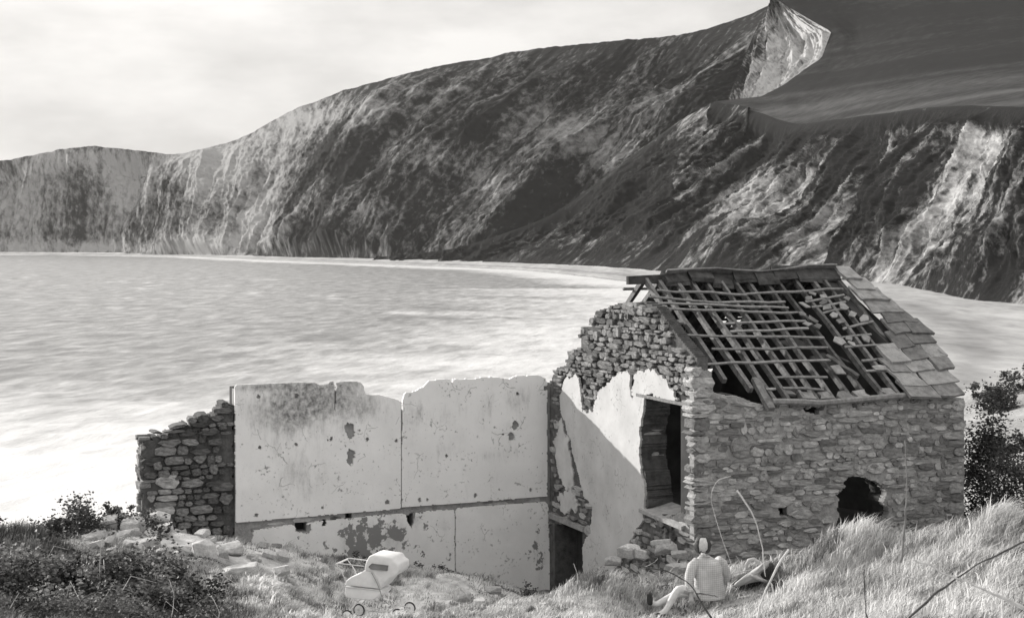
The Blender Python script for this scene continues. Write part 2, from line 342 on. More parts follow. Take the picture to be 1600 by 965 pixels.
g = g + np.array([0, 0, 1.0]) * (field * (1.2 * (fbm(s / 40, t / 40, 3, 161) - .5) + .6 * np.abs(((t / 26 + .6 * fbm(s / 120, t / 120, 2, 163)) % 1) - .5) * sstep(3.2, 4, q)[None, :] * (1 - sstep(5, 6, q))[None, :]))[..., None]
px, py = proj(g)
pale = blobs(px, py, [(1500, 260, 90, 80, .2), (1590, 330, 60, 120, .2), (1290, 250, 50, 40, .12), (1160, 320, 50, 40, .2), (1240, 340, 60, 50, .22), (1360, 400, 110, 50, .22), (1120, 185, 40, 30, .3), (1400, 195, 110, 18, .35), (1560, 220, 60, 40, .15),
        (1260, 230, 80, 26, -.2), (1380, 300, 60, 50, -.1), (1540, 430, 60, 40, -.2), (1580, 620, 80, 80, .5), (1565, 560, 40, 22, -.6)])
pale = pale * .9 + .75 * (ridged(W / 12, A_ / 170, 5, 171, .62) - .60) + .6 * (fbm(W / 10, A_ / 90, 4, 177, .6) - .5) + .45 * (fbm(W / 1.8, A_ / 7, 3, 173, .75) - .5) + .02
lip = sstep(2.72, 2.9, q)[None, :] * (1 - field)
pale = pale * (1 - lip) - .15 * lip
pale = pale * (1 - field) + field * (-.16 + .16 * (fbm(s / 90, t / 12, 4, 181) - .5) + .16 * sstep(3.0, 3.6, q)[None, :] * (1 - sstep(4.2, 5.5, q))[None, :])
kc = int(np.searchsorted(q, 3.08))
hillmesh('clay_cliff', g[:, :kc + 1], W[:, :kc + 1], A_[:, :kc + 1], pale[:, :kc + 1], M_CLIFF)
M_FIELD = hillmat('pasture', .011, .10, .3, .6, nz=.8, sc=(.12, .12, 1))
gf = g[:, kc:]; pf = .04 + .5 * (fbm(gf[..., 2] / 5.0, gf[..., 0] / 160, 3, 191, .5) - .5) + .25 * (1 - sstep(86, 112, gf[..., 2]))
hillmesh('field', gf, gf[..., 0], gf[..., 1], pf, M_FIELD)
# the bare chalk scar where the hilltop has slipped
ls_ = [(1138, 160, 985), (1150, 132, 1040), (1168, 92, 1090), (1184, 52, 1130), (1200, 16, 1175), (1212, -4, 1200)]; rs_ = [(1186, 154, 972), (1228, 133, 987), (1284, 92, 1027), (1299, 52, 1072), (1240, 14, 1140), (1216, -2, 1175)]
tq = np.linspace(0, 5, 150); lc = catmull(PA(ls_), tq); rc_ = catmull(PA(rs_), tq); f = np.linspace(-.05, 1.0, 120)[None, :, None]; gs = lc[:, None] * (1 - f) + rc_[:, None] * f
ii = np.repeat(np.arange(150)[:, None], 120, 1); jj = np.repeat(np.arange(120)[None], 150, 0); nn = gnormal(gs); ed = np.clip(np.minimum(jj, 119 - jj) / 14, 0, 1)
dd = (16 * (ridged(jj / 26 + ii / 60, ii / 50, 4, 195, .6) - .55) + 5 * (fbm(jj / 5, ii / 6, 4, 196, .65) - .5)) * ed - 10 * np.sin(np.pi * jj / 119) * .6
sgn = np.where((nn * (np.array([0, 0, ZC]) - gs)).sum(-1) > 0, 1, -1); gs = gs + nn * (dd * sgn)[..., None]
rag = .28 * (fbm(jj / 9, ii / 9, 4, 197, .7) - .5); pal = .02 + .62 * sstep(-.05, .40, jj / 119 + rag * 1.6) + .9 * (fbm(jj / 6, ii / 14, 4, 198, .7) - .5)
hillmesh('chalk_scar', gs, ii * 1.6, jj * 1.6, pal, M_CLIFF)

# ---- beach
WL = np.array([(-1100, 2100), (-760, 1905), (-592, 1772), (-440, 1690), (-340, 1588), (-222, 1345), (-130, 1180), (-60, 1060), (0, 940), (30, 815), (50, 695), (72, 590), (84, 500), (82, 410), (72, 310), (54, 225), (28, 155), (-14, 112), (-60, 92), (-130, 80), (-260, 70)], float)
BB = np.array([(-1100, 2125), (-760, 1935), (-592, 1800), (-440, 1722), (-325, 1625), (-190, 1385), (-75, 1235), (-10, 1120), (35, 990), (70, 865), (112, 745), (150, 640), (160, 540), (156, 450), (140, 340), (100, 240), (60, 165), (8, 106), (-50, 78), (-130, 62), (-260, 50)], float)
tq = np.linspace(0, len(WL) - 1, 700); wl = catmull(np.c_[WL, 0 * WL[:, 0]], tq); bb = catmull(np.c_[BB, 0 * BB[:, 0]], tq)
f = np.linspace(-.12, 1.05, 40)[None, :, None]
g = wl[:, None] * (1 - f) + bb[:, None] * f
ff = f[..., 0]; g[..., 2] = .15 + np.where(ff < 0, ff * 4, 2.6 * np.clip(ff, 0, 1) ** .8) + .5 * (fbm(g[..., 0] / 14, g[..., 1] / 14, 3, 201) - .5) * np.clip(ff * 4, 0, 1)
tt = np.repeat(tq[:, None] * 110, 40, 1)
fq = np.repeat(ff, 700, 0) if ff.shape[0] == 1 else ff
bt = .36 + .16 * (fbm(g[..., 0] / 10, g[..., 1] / 60, 4, 205, .6) - .5) - .13 * np.exp(-((fq - .30 - .12 * (fbm(tt / 90, tt * 0, 3, 206) - .5)) / .10) ** 2) + .10 * sstep(.65, .95, fq) - .10 * (fq < .06)
me = fastmesh('beach', g.reshape(-1, 3), [gridfaces(700, 40)], True, {'tone': np.clip(bt, .1, .5).ravel()})
M_BEACH = mat('shingle', .72, 1.22, .3, .95, bump=1.0, bscale=.9, coord='Object', detail=10, attr='tone', stretch=(1, .22, 1))
tag(link('beach', me, M_BEACH), kind='structure')

# ---- sea: one sheet of waves, white where the surf runs
nd, na = 620, 520
r = 1 / np.linspace(1 / 52, 1 / 2600, nd); r = np.concatenate([r, [3600, 5800]]); nd += 2
a = np.tan(np.linspace(R_(-40), R_(26), na))
X = r[:, None] * a[None, :]; Y = np.repeat(r[:, None], na, 1)
seg = wl[::6, :2]; dsh = np.full(X.shape, 1e9)
for i in range(len(seg) - 1):
    p0, p1 = seg[i], seg[i + 1]; dd = p1 - p0; u = np.clip(((X - p0[0]) * dd[0] + (Y - p0[1]) * dd[1]) / (dd @ dd), 0, 1)
    dsh = np.minimum(dsh, np.hypot(X - p0[0] - u * dd[0], Y - p0[1] - u * dd[1]))
ct, sn = math.cos(R_(-14)), math.sin(R_(-14)); U = X * ct + Y * sn; V = -X * sn + Y * ct
wv = 0.7 * (ridged(U / 45, V / 24, 3, 301) - .6) + .5 * (ridged(U / 11, V / 8, 3, 311) - .6)
Z = 0.15 + wv * np.clip(dsh / 12, .1, 1) * np.clip(700 / r[:, None], .3, 1)
near = 1 - sstep(5, 120, dsh); far = (Y > 600)
near = np.where(far, (1 - sstep(8, 48, dsh + 16 * (fbm(X / 40, Y / 40, 3, 321) - .5))), near)
foam = near * .70 + .55 * (fbm(U / 40, V / 26, 4, 331) - .5) * (near > 0.02) + .75 * np.clip(ridged(U / 24, V / 20, 4, 341) - .80, 0, 1) * 3.0 * sstep(.40, .75, fbm(U / 180, V / 110, 3, 351)) + .12
st = np.stack([U, V, 0 * U], -1)
me = fastmesh('sea', np.stack([X, Y, Z], -1).reshape(-1, 3), [gridfaces(nd, na)], True, {'foam': foam.ravel(), 'st': st.reshape(-1, 3)})
m = bpy.data.materials.new('sea_water'); m.use_nodes = True; nt = m.node_tree; N = nt.nodes; L = nt.links; b = N['Principled BSDF']
an = N.new('ShaderNodeAttribute'); an.attribute_name = 'foam'; sa = N.new('ShaderNodeAttribute'); sa.attribute_name = 'st'
mp = N.new('ShaderNodeMapping'); mp.inputs['Scale'].default_value = (.26, .08, 1); L.new(sa.outputs['Vector'], mp.inputs[0])
no = N.new('ShaderNodeTexNoise'); no.inputs['Scale'].default_value = 1; no.inputs['Detail'].default_value = 8; no.inputs['Roughness'].default_value = .7; L.new(mp.outputs[0], no.inputs['Vector'])
ad = N.new('ShaderNodeMath'); ad.operation = 'MULTIPLY_ADD'; ad.inputs[1].default_value = 1.5; L.new(no.outputs[0], ad.inputs[0]); L.new(an.outputs['Fac'], ad.inputs[2])
mr = N.new('ShaderNodeMapRange'); mr.interpolation_type = 'SMOOTHSTEP'; mr.inputs[1].default_value = .55; mr.inputs[2].default_value = 1.65; mr.inputs[3].default_value = .12; mr.inputs[4].default_value = .74
L.new(ad.outputs[0], mr.inputs[0]); L.new(mr.outputs[0], b.inputs['Base Color'])
b.inputs['Roughness'].default_value = .35; b.inputs['IOR'].default_value = 1.33
bp = N.new('ShaderNodeBump'); bp.inputs['Strength'].default_value = .9; bp.inputs['Distance'].default_value = .5; L.new(no.outputs[0], bp.inputs['Height']); L.new(bp.outputs[0], b.inputs['Normal'])
tag(link('sea', me, m), kind='structure')
# seabed and land under everything, out to the horizon
me = meshf('seabed', [(-4000, -300, -3), (4000, -300, -3), (4000, 5900, -3), (-4000, 5900, -3)], [(0, 1, 2, 3)])
tag(link('seabed_ground', me, mat('seabed', .06, .10, .01)), kind='structure')

# ---- the near ground
CP = [(700, 965, 21), (700, 940, 24), (720, 890, 27), (740, 900, 29.5), (900, 965, 20.5), (900, 905, 23), (850, 935, 23.2), (1000, 965, 20.5), (1000, 892, 24.0), (1030, 966, 22.2), (1060, 960, 22.5), (1100, 955, 21.8), (1090, 975, 20.3), (1100, 938, 22.7), (1120, 890, 24.2),
      (1200, 965, 19), (1200, 905, 22.5), (1300, 965, 18), (1300, 905, 20.8), (1300, 853, 23.2), (1300, 880, 25.8), (1450, 965, 16), (1450, 880, 20), (1400, 850, 24), (1450, 860, 26.3), (1550, 965, 14), (1550, 880, 18), (1545, 815, 21), (1560, 850, 24),
      (560, 972, 23.6), (600, 975, 23.9), (630, 965, 24.3), (480, 930, 24), (400, 965, 20.5), (400, 900, 23.5), (400, 846, 26.5), (470, 850, 27.3), (300, 965, 20), (300, 880, 24), (280, 822, 26.6), (200, 826, 26), (180, 800, 27.2), (100, 940, 20), (80, 855, 24), (100, 835, 27), (0, 965, 18), (0, 850, 24), (0, 830, 27), (-200, 965, 17), (-200, 850, 24),
      (620, 930, 25.6), (640, 880, 28.6), (860, 945, 26), (950, 940, 26.5), (1700, 900, 14), (1750, 800, 20)]
cx = [tuple(P(*c)) for c in CP]
cx += [(0, 0, ZC - 1.7), (-8, 0, ZC - 1.9), (8, 0, ZC - 1.4), (0, 8, ZC - 3.0), (-6, 9, ZC - 3.3), (6, 9, ZC - 2.4), (0, 14, ZC - 4.2), (-5, 14, ZC - 4.0), (-14, 10, ZC - 3.6), (14, 10, ZC - 2.0), (0, -10, ZC - .5), (-20, -5, ZC - 1.5), (20, -5, ZC),
       (2, 28.5, ZC - 7.0), (4.5, 29, ZC - 6.9), (5, 31.5, ZC - 7.2), (1, 32, ZC - 7.2), (-4, 31, ZC - 7), (-8, 30.5, ZC - 6.4), (-14, 30, ZC - 6.3), (9, 30, ZC - 6.9), (12, 27, ZC - 5.4), (14, 32, ZC - 7), (-20, 26, ZC - 5.2), (20, 24, ZC - 4),
       (0, 40, ZC - 9.5), (-15, 40, ZC - 10), (15, 40, ZC - 9), (-30, 30, ZC - 7), (0, 60, ZC - 15), (-30, 55, ZC - 16), (30, 50, ZC - 7.5), (0, 85, ZC - 18), (-40, 80, ZC - 19.5), (40, 80, ZC - 8.5), (30, 95, ZC - 11.5), (38, 118, ZC - 11), (0, 120, ZC - 20.5), (-60, 110, ZC - 21), (60, 120, ZC - 8), (-60, 20, ZC - 8), (60, 20, ZC - 3), (-60, 60, ZC - 20), (60, 60, ZC - 6), (-60, -20, ZC - 4), (60, -20, ZC)]
cx = np.array(cx, float)
def _phi(r): return r
D = np.hypot(cx[:, None, 0] - cx[None, :, 0], cx[:, None, 1] - cx[None, :, 1])
n_ = len(cx); Amat = np.zeros((n_ + 3, n_ + 3)); Amat[:n_, :n_] = -D + .02 * np.eye(n_); Amat[:n_, n_] = 1; Amat[:n_, n_ + 1:] = cx[:, :2]; Amat[n_:, :n_] = Amat[:n_, n_:].T
WG = np.linalg.solve(Amat, np.concatenate([cx[:, 2], [0, 0, 0]]))
def ground(x, y, detail=True):
    x = np.asarray(x, float); y = np.asarray(y, float); sh = np.broadcast(x, y).shape; x = np.broadcast_to(x, sh).ravel(); y = np.broadcast_to(y, sh).ravel()
    z = np.empty(len(x))
    for i in range(0, len(x), 40000):
        xx, yy = x[i:i + 40000], y[i:i + 40000]
        z[i:i + 40000] = -np.hypot(xx[:, None] - cx[None, :, 0], yy[:, None] - cx[None, :, 1]) @ WG[:n_] + WG[n_] + WG[n_ + 1] * xx + WG[n_ + 2] * yy
    z = z - .13 * sstep(12, 16, y) * (1 - sstep(28, 30, y))
    if detail:
        z = z + .22 * (fbm(x / 1.3, y / 1.3, 3, 401) - .5) + .10 * (fbm(x / .35, y / .35, 3, 411) - .5)
        # turf hummocks in front of the cottage
        for hx, hy, rx, ry, h in HUM:
            z = z + h * np.exp(-((x - hx) / rx) ** 4 - ((y - hy) / ry) ** 4)
    return z.reshape(sh)
def gz(x, y): return float(ground(np.array([x]), np.array([y]))[0])
def hum(px, Y, rx, ry, h): return ((px - 800) / F * Y, Y, rx, ry, h)
HUM = [hum(1310, 22.2, .62, .40, .32), hum(1330, 21.3, .55, .36, -.26), hum(1250, 20.9, .3, .3, .12), hum(1470, 20.2, .4, .3, -.16), hum(1540, 20.2, .45, .5, .26), hum(1440, 19.0, .6, .5, .16), hum(1590, 17.5, .5, .5, .16), hum(930, 23.2, .6, .4, .08), hum(25, 25, .5, .5, .25)]
nx, ny = 420, 420
u = np.linspace(-1, 1, nx); X1 = 14 * u + 46 * np.sign(u) * np.abs(u) ** 5
vv = np.linspace(0, 1, ny); Y1 = np.interp(vv, [0, .08, .72, .86, 1], [-20, 10, 28, 42, 125])
X, Y = np.meshgrid(X1, Y1); Z = ground(X, Y)
bare = sstep(.52, .68, fbm(X / 1.1, Y / 1.1, 4, 421))
path = np.exp(-((X + 1.2 - .0 * Y) / 2.6) ** 2 - ((Y - 25.6) / 2.2) ** 2) + .9 * np.exp(-((X + 4.8) / 1.3) ** 2 - ((Y - 26.6) / 1.2) ** 2)
pale = .40 + .26 * (fbm(X / .5, Y / .5, 3, 431) - .5) + .30 * path * (0.6 + .8 * (fbm(X / .25, Y / .25, 3, 433) - .5))
pale = pale * (1 - .55 * sstep(-3.0, -5.5, X) * (1 - sstep(24.6, 26, Y)))
pale = np.where(Y > 29, .20 + .35 * (fbm(X / 2.2, Y / 3, 4, 441, .6) - .5) + .12 * sstep(8, 14, X), pale)
me = fastmesh('ground', np.stack([X, Y, Z], -1).reshape(-1, 3), [gridfaces(ny, nx)], True, {'tone': np.clip(pale, .05, .72).ravel()})
M_GROUND = mat('turf_and_rubble_dust', .55, 1.25, 5, 1, attr='tone', bump=.8, bscale=16)
tag(link('ground', me, M_GROUND), kind='structure')
# ================================================================ the ruin
ZE = ZC - 2.80                                        # eaves
NC = Vector((2.989, 25.51, 0)); LEN = 5.41; DEP = 5.90  # near left corner of the cottage, its length and depth
FC = NC + NH * DEP                                    # far left corner
RC = NC + UH * LEN                                    # near right corner
ZR = ZC - 0.66                                        # ridge
RIDGE0 = NC + NH * (DEP / 2)
RIDGE1 = RIDGE0 + UH * 4.70
RC2 = RC + (RIDGE1 - RC) * 2; RC2.z = 0
GL = ZC - 7.3                                         # foot of the walls
def ray_plane(px, py, O, nrm):
    d = Vector(((px - 800) / F, 1, -(py - HZ) / F)); c = Vector((0, 0, ZC)); k = (O - c).dot(nrm) / d.dot(nrm); return c + d * k
class Face:
    """a vertical wall face: origin O (plan), axis a along it, outward normal b (towards the viewer)"""
    def __init__(s, O, a, b): s.O = Vector((O.x, O.y, 0)); s.a = a.normalized(); s.b = b.normalized()
    def sz(s, px, py):
        p = ray_plane(px, py, s.O + Vector((0, 0, ZC)), s.b); return ((p - s.O).dot(s.a), p.z)
    def poly(s, pts): return [s.sz(*p) for p in pts]
    def at(s, q, z, off=0): return s.O + s.a * q + s.b * off + Vector((0, 0, z))
    def rot(s):
        return Matrix((s.a, -s.b, Vector((0, 0, 1)))).transposed().to_3x3()
def cellwall(face, mask, s0, s1, z0, z1, cs, front, back, split=0):
    """a slab made of cells (run-merged along each row) where mask(s, z) holds; real reveals at every opening and broken edge"""
    ns = int(round((s1 - s0) / cs)); nz = int(round((z1 - z0) / cs))
    S, Z = np.meshgrid(s0 + (np.arange(ns) + .5) * cs, z0 + (np.arange(nz) + .5) * cs); M = mask(S, Z)
    v = []; f = []
    def quad(pts, flip=False):
        i = len(v); v.extend(pts); f.append((i, i + 1, i + 2, i + 3) if not flip else (i + 3, i + 2, i + 1, i))
    Mp = np.pad(M, 1)
    for r in range(nz):
        za = z0 + r * cs; zb = za + cs; c = 0
        while c < ns:
            if not M[r, c]: c += 1; continue
            e = c
            while e < ns and M[r, e]: e += 1
            if split and e - c > split: e = c + split
            sa = s0 + c * cs; sb = s0 + e * cs
            A = face.at(sa, za, front), face.at(sb, za, front), face.at(sb, zb, front), face.at(sa, zb, front)
            B = face.at(sa, za, back), face.at(sb, za, back), face.at(sb, zb, back), face.at(sa, zb, back)
            quad(A); quad(B, True)
            if c == 0 or not M[r, c - 1]: quad((B[0], A[0], A[3], B[3]))
            if e == ns or not M[r, e]: quad((A[1], B[1], B[2], A[2]))
            c = e
        for up in (1, -1):                                     # tops and undersides
            E = M[r] & ~Mp[r + 1 + up, 1:-1]; c = 0; zz = zb if up == 1 else za
            while c < ns:
                if not E[c]: c += 1; continue
                e = c
                while e < ns and E[e]: e += 1
                sa = s0 + c * cs; sb = s0 + e * cs
                q = (face.at(sa, zz, front), face.at(sb, zz, front), face.at(sb, zz, back), face.at(sa, zz, back)); quad(q, up == -1); c = e
    return v, f
def unit_stone(seed, n=7):
    """an irregular dressed-by-hammer stone in a unit box, rounded at the front (local -y)"""
    r = random.Random(seed); ang = [2 * math.pi * (k + r.uniform(-.22, .22)) / n for k in range(n)]
    ring = []
    for a in ang:
        c, s_ = math.cos(a), math.sin(a); k = 1 / max(abs(c), abs(s_)); k = .35 + .65 * k if k > 1 else k
        ring.append((c * k * .5 * r.uniform(.93, 1.0), s_ * k * .5 * r.uniform(.90, 1.0)))
    v = []; f = []
    for y, kk in ((.5, .96), (-.38, 1.0), (-.5, .92)):
        for (x, z) in ring: v.append((x * kk * (r.uniform(.97, 1.03)), y + (r.uniform(-.06, .06) if y < 0 else 0), z * kk * r.uniform(.97, 1.03)))
    for j in range(2):
        for k in range(n): f.append((j * n + k, j * n + (k + 1) % n, (j + 1) * n + (k + 1) % n, (j + 1) * n + k))
    v.append((r.uniform(-.1, .1), -.5 - r.uniform(-.02, .05), r.uniform(-.1, .1)))
    for k in range(n): f.append((2 * n + k, 2 * n + (k + 1) % n, 3 * n))
    f.append(tuple(reversed(range(n))))
    f = [tuple(reversed(q)) for q in f]
    me = meshf('stone', v, f, False)
    me.materials.append(M_STONE); return me
STONES = [unit_stone(k, 6 + k % 3) for k in range(16)]
def courses(face, mask, s0, s1, z0, z1, hmin=.055, hmax=.15, wmin=.12, wmax=.42, seed=1):
    """stones laid in rough courses; returns (s, z, w, h, depth-of-top flag)"""
    r = random.Random(seed); z = z0; out = []
    while z < z1:
        h = r.uniform(hmin, hmax); s = s0 - r.uniform(0, .2)
        while s < s1:
            w_ = min(max(r.lognormvariate(-1.5, .58), wmin), wmax); hh = h; zz = z
            hh *= r.uniform(.72, 1.2); zz += r.uniform(-.012, .012)
            if r.random() < .12: hh = h * r.uniform(1.5, 2.1); w_ *= 1.1
            out.append((s + w_ / 2, zz + hh / 2, w_, hh)); s += w_
        z += h
    S = np.array([o[0] for o in out]); Z = np.array([o[1] for o in out]); H = np.array([o[3] for o in out]); W = np.array([o[2] for o in out])
    ok = mask(S, Z) & mask(S - W * .38, Z) & mask(S + W * .38, Z)
    top = ~mask(S, Z + H * 1.3)
    return [(*o, bool(t)) for o, k, t in zip(out, ok, top) if k]
ROTJ = random.Random(5)
def lay_stone(face, o, parent, depth=.16, topdepth=.42, proud=(.0, .038), name='stone', m=None):
    s, z, w_, h, top = o; d = (topdepth * ROTJ.uniform(.45, 1.0)) if top else depth
    off = ROTJ.uniform(*proud)
    ob = link(name, ROTJ.choice(STONES), None, parent, face.at(s, z, off - d / 2))
    if m is not None: ob.material_slots[0].link = 'OBJECT'; ob.material_slots[0].material = m
    ob.rotation_euler = (face.rot() @ Matrix.Rotation(ROTJ.uniform(-.09, .09) * (2.0 if top else 1), 3, 'Y') @ Matrix.Rotation(ROTJ.uniform(-.12, .12), 3, 'Z')).to_euler(); ob.scale = (w_ * 1.0, d, h * .97)
    return ob
def joined_stones(face, lst, name, parent, depth=.16, topdepth=.42, proud=(-.004, .03), m=None):
    V = []; T = []; TN = []; base = 0
    for s, z, w_, h, top in lst:
        me = ROTJ.choice(STONES); co = np.array([x.co[:] for x in me.vertices]); d = (topdepth * ROTJ.uniform(.45, 1.0)) if top else depth; off = ROTJ.uniform(*proud)
        p = np.outer(co[:, 0] * w_, face.a) + np.outer(co[:, 1] * d, -face.b) + np.outer(co[:, 2] * h * .97, (0, 0, 1)) + np.array(face.at(s, z, off - d / 2))
        V.append(p); T += [tuple(i + base for i in q.vertices) for q in me.polygons]; base += len(co); TN += [ROTJ.uniform(.5, 1.5)] * len(co)
    if not V: return None
    me = meshf(name, np.concatenate(V), T); me.attributes.new('tone', 'FLOAT', 'POINT').data.foreach_set('value', TN)
    return tag(link(name, me, m or M_STUFFSTONE, parent), kind='stuff')

def pmat(name, lo, hi, stain, sscale, amount, spots=.0, peel=0.0):
    m = mat(name, lo, hi, 1.6, .92, bump=.25, bscale=7); nt = m.node_tree; N = nt.nodes; L = nt.links; b = N['Principled BSDF']
    base = b.inputs['Base Color'].links[0].from_socket; tc = [n for n in N if n.type == 'TEX_COORD'][0]
    mp = N.new('ShaderNodeMapping'); mp.inputs['Scale'].default_value = (sscale, sscale, sscale * .28); L.new(tc.outputs['Object'], mp.inputs[0])
    no = N.new('ShaderNodeTexNoise'); no.inputs['Scale'].default_value = 1; no.inputs['Detail'].default_value = 9; no.inputs['Roughness'].default_value = .78; L.new(mp.outputs[0], no.inputs['Vector'])
    an = N.new('ShaderNodeAttribute'); an.attribute_name = 'stain'
    ad = N.new('ShaderNodeMath'); ad.operation = 'MULTIPLY_ADD'; ad.inputs[1].default_value = .50; L.new(an.outputs['Fac'], ad.inputs[0]); L.new(no.outputs[0], ad.inputs[2])
    mr = N.new('ShaderNodeMapRange'); mr.interpolation_type = 'SMOOTHSTEP'; mr.inputs[1].default_value = .53; mr.inputs[2].default_value = 1.02; mr.inputs[4].default_value = amount; L.new(ad.outputs[0], mr.inputs[0])
    n6 = N.new('ShaderNodeTexNoise'); n6.inputs['Scale'].default_value = 11; n6.inputs['Detail'].default_value = 6; n6.inputs['Roughness'].default_value = .7; L.new(tc.outputs['Object'], n6.inputs['Vector'])
    m6 = N.new('ShaderNodeMapRange'); m6.inputs[1].default_value = .36; m6.inputs[2].default_value = .62; m6.inputs[3].default_value = .35; m6.inputs[4].default_value = 1.0; L.new(n6.outputs[0], m6.inputs[0])
    f6 = N.new('ShaderNodeMath'); f6.operation = 'MULTIPLY'; L.new(mr.outputs[0], f6.inputs[0]); L.new(m6.outputs[0], f6.inputs[1]); fac = f6.outputs[0]
    if peel:
        n3 = N.new('ShaderNodeTexNoise'); n3.inputs['Scale'].default_value = 4.5; n3.inputs['Detail'].default_value = 7; n3.inputs['Roughness'].default_value = .65; L.new(tc.outputs['Object'], n3.inputs['Vector'])
        a2 = N.new('ShaderNodeMath'); a2.operation = 'MULTIPLY_ADD'; a2.inputs[1].default_value = .3; L.new(an.outputs['Fac'], a2.inputs[0]); L.new(n3.outputs[0], a2.inputs[2])
        m3 = N.new('ShaderNodeMapRange'); m3.inputs[1].default_value = .615; m3.inputs[2].default_value = .635; m3.inputs[4].default_value = peel; L.new(a2.outputs[0], m3.inputs[0])
        mx = N.new('ShaderNodeMath'); mx.operation = 'MAXIMUM'; L.new(fac, mx.inputs[0]); L.new(m3.outputs[0], mx.inputs[1]); fac = mx.outputs[0]
    n4 = N.new('ShaderNodeTexNoise'); n4.inputs['Scale'].default_value = 17; n4.inputs['Detail'].default_value = 4; L.new(tc.outputs['Object'], n4.inputs['Vector'])
    n5 = N.new('ShaderNodeTexNoise'); n5.inputs['Scale'].default_value = 2.3; n5.inputs['Detail'].default_value = 3; L.new(tc.outputs['Object'], n5.inputs['Vector'])
    a4 = N.new('ShaderNodeMath'); a4.operation = 'MULTIPLY_ADD'; a4.inputs[1].default_value = .5; L.new(n5.outputs[0], a4.inputs[0]); L.new(n4.outputs[0], a4.inputs[2])
    m4 = N.new('ShaderNodeMapRange'); m4.inputs[1].default_value = .89; m4.inputs[2].default_value = 1.04; m4.inputs[4].default_value = .75; L.new(a4.outputs[0], m4.inputs[0])
    vo = N.new('ShaderNodeTexVoronoi'); vo.feature = 'DISTANCE_TO_EDGE'; vo.inputs['Scale'].default_value = 1.1
    wn = N.new('ShaderNodeMix'); wn.data_type = 'RGBA'; wn.blend_type = 'ADD'; wn.inputs[0].default_value = .35; L.new(tc.outputs['Object'], wn.inputs[6]); L.new(n5.outputs[1], wn.inputs[7]); L.new(wn.outputs[2], vo.inputs['Vector'])
    m5 = N.new('ShaderNodeMapRange'); m5.inputs[1].default_value = .002; m5.inputs[2].default_value = .007; m5.inputs[3].default_value = .55; m5.inputs[4].default_value = 0; L.new(vo.outputs[0], m5.inputs[0])
    ck = N.new('ShaderNodeMath'); ck.operation = 'GREATER_THAN'; ck.inputs[1].default_value = .55; L.new(n5.outputs[0], ck.inputs[0]); c2 = N.new('ShaderNodeMath'); c2.operation = 'MULTIPLY'; L.new(ck.outputs[0], c2.inputs[0]); L.new(m5.outputs[0], c2.inputs[1])
    for z_ in (m4, c2):
        mm = N.new('ShaderNodeMath'); mm.operation = 'MAXIMUM'; L.new(fac, mm.inputs[0]); L.new(z_.outputs[0], mm.inputs[1]); fac = mm.outputs[0]
    mi = N.new('ShaderNodeMix'); mi.data_type = 'RGBA'; L.new(fac, mi.inputs[0]); L.new(base, mi.inputs[6]); mi.inputs[7].default_value = (stain, stain, stain, 1)
    L.new(mi.outputs[2], b.inputs['Base Color']); return m
M_COAT = pmat('gable_limewash_old', .44, .58, .16, 4.0, .5)
FRONT = Face(NC, UH, -NH); GABLE = Face(FC, -NH, -UH); LONG = Face(FC, UH, -NH)   # LONG: s < 0 to the left of the far corner
cottage = thing('stone_cottage', 'roofless two-storey stone cottage with bare rafters standing at right', 'cottage', (NC.x, NC.y, GL))

# ---- front wall
front_out = FRONT.poly([(1085, 1010), (1085, 585), (1096, 577), (1112, 580), (1114, 612), (1130, 620), (1150, 618), (1180, 630), (1200, 634), (1420, 622), (1507, 622), (1509, 1010)])
front_win = FRONT.poly([(1296, 850), (1300, 826), (1310, 812), (1312, 780), (1309, 772), (1318, 768), (1320, 751), (1335, 743), (1352, 745), (1372, 752), (1386, 765), (1388, 772), (1379, 785), (1391, 798), (1386, 812), (1375, 820), (1366, 832), (1364, 850)])
front_slot = FRONT.poly([(1217, 787), (1230, 788), (1232, 806), (1218, 806)])
front_gap = FRONT.poly([(1247, 640), (1262, 634), (1283, 637), (1280, 648), (1262, 644)])
def jg(S, Z, k=.09, sd=0): return S + k * (fbm(S / .12, Z / .12, 3, 81 + sd) - .5), Z + k * (fbm(S / .12, Z / .12, 3, 86 + sd) - .5)
def fmask(S, Z): return inpoly(S, Z, front_out) & ~inpoly(*jg(S, Z), front_win) & ~inpoly(S, Z, front_slot) & ~inpoly(S, Z, front_gap)
v, f = cellwall(FRONT, fmask, 0, LEN + .02, GL, ZC - 1.9, .022, -.012, -.16)
front_wall = link('front_wall', meshf('front_wall', v, f), M_MORTAR, cottage)
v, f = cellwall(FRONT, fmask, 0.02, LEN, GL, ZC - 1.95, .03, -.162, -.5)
link('inner_leaf', meshf('inner_leaf', v, f), M_DARKIN, front_wall)  # dark colour deepens the shade seen in the window hole
fst = courses(FRONT, fmask, .02, LEN, ZC - 5.9, ZC - 1.9, hmin=.045, hmax=.125, wmax=.5, seed=11)
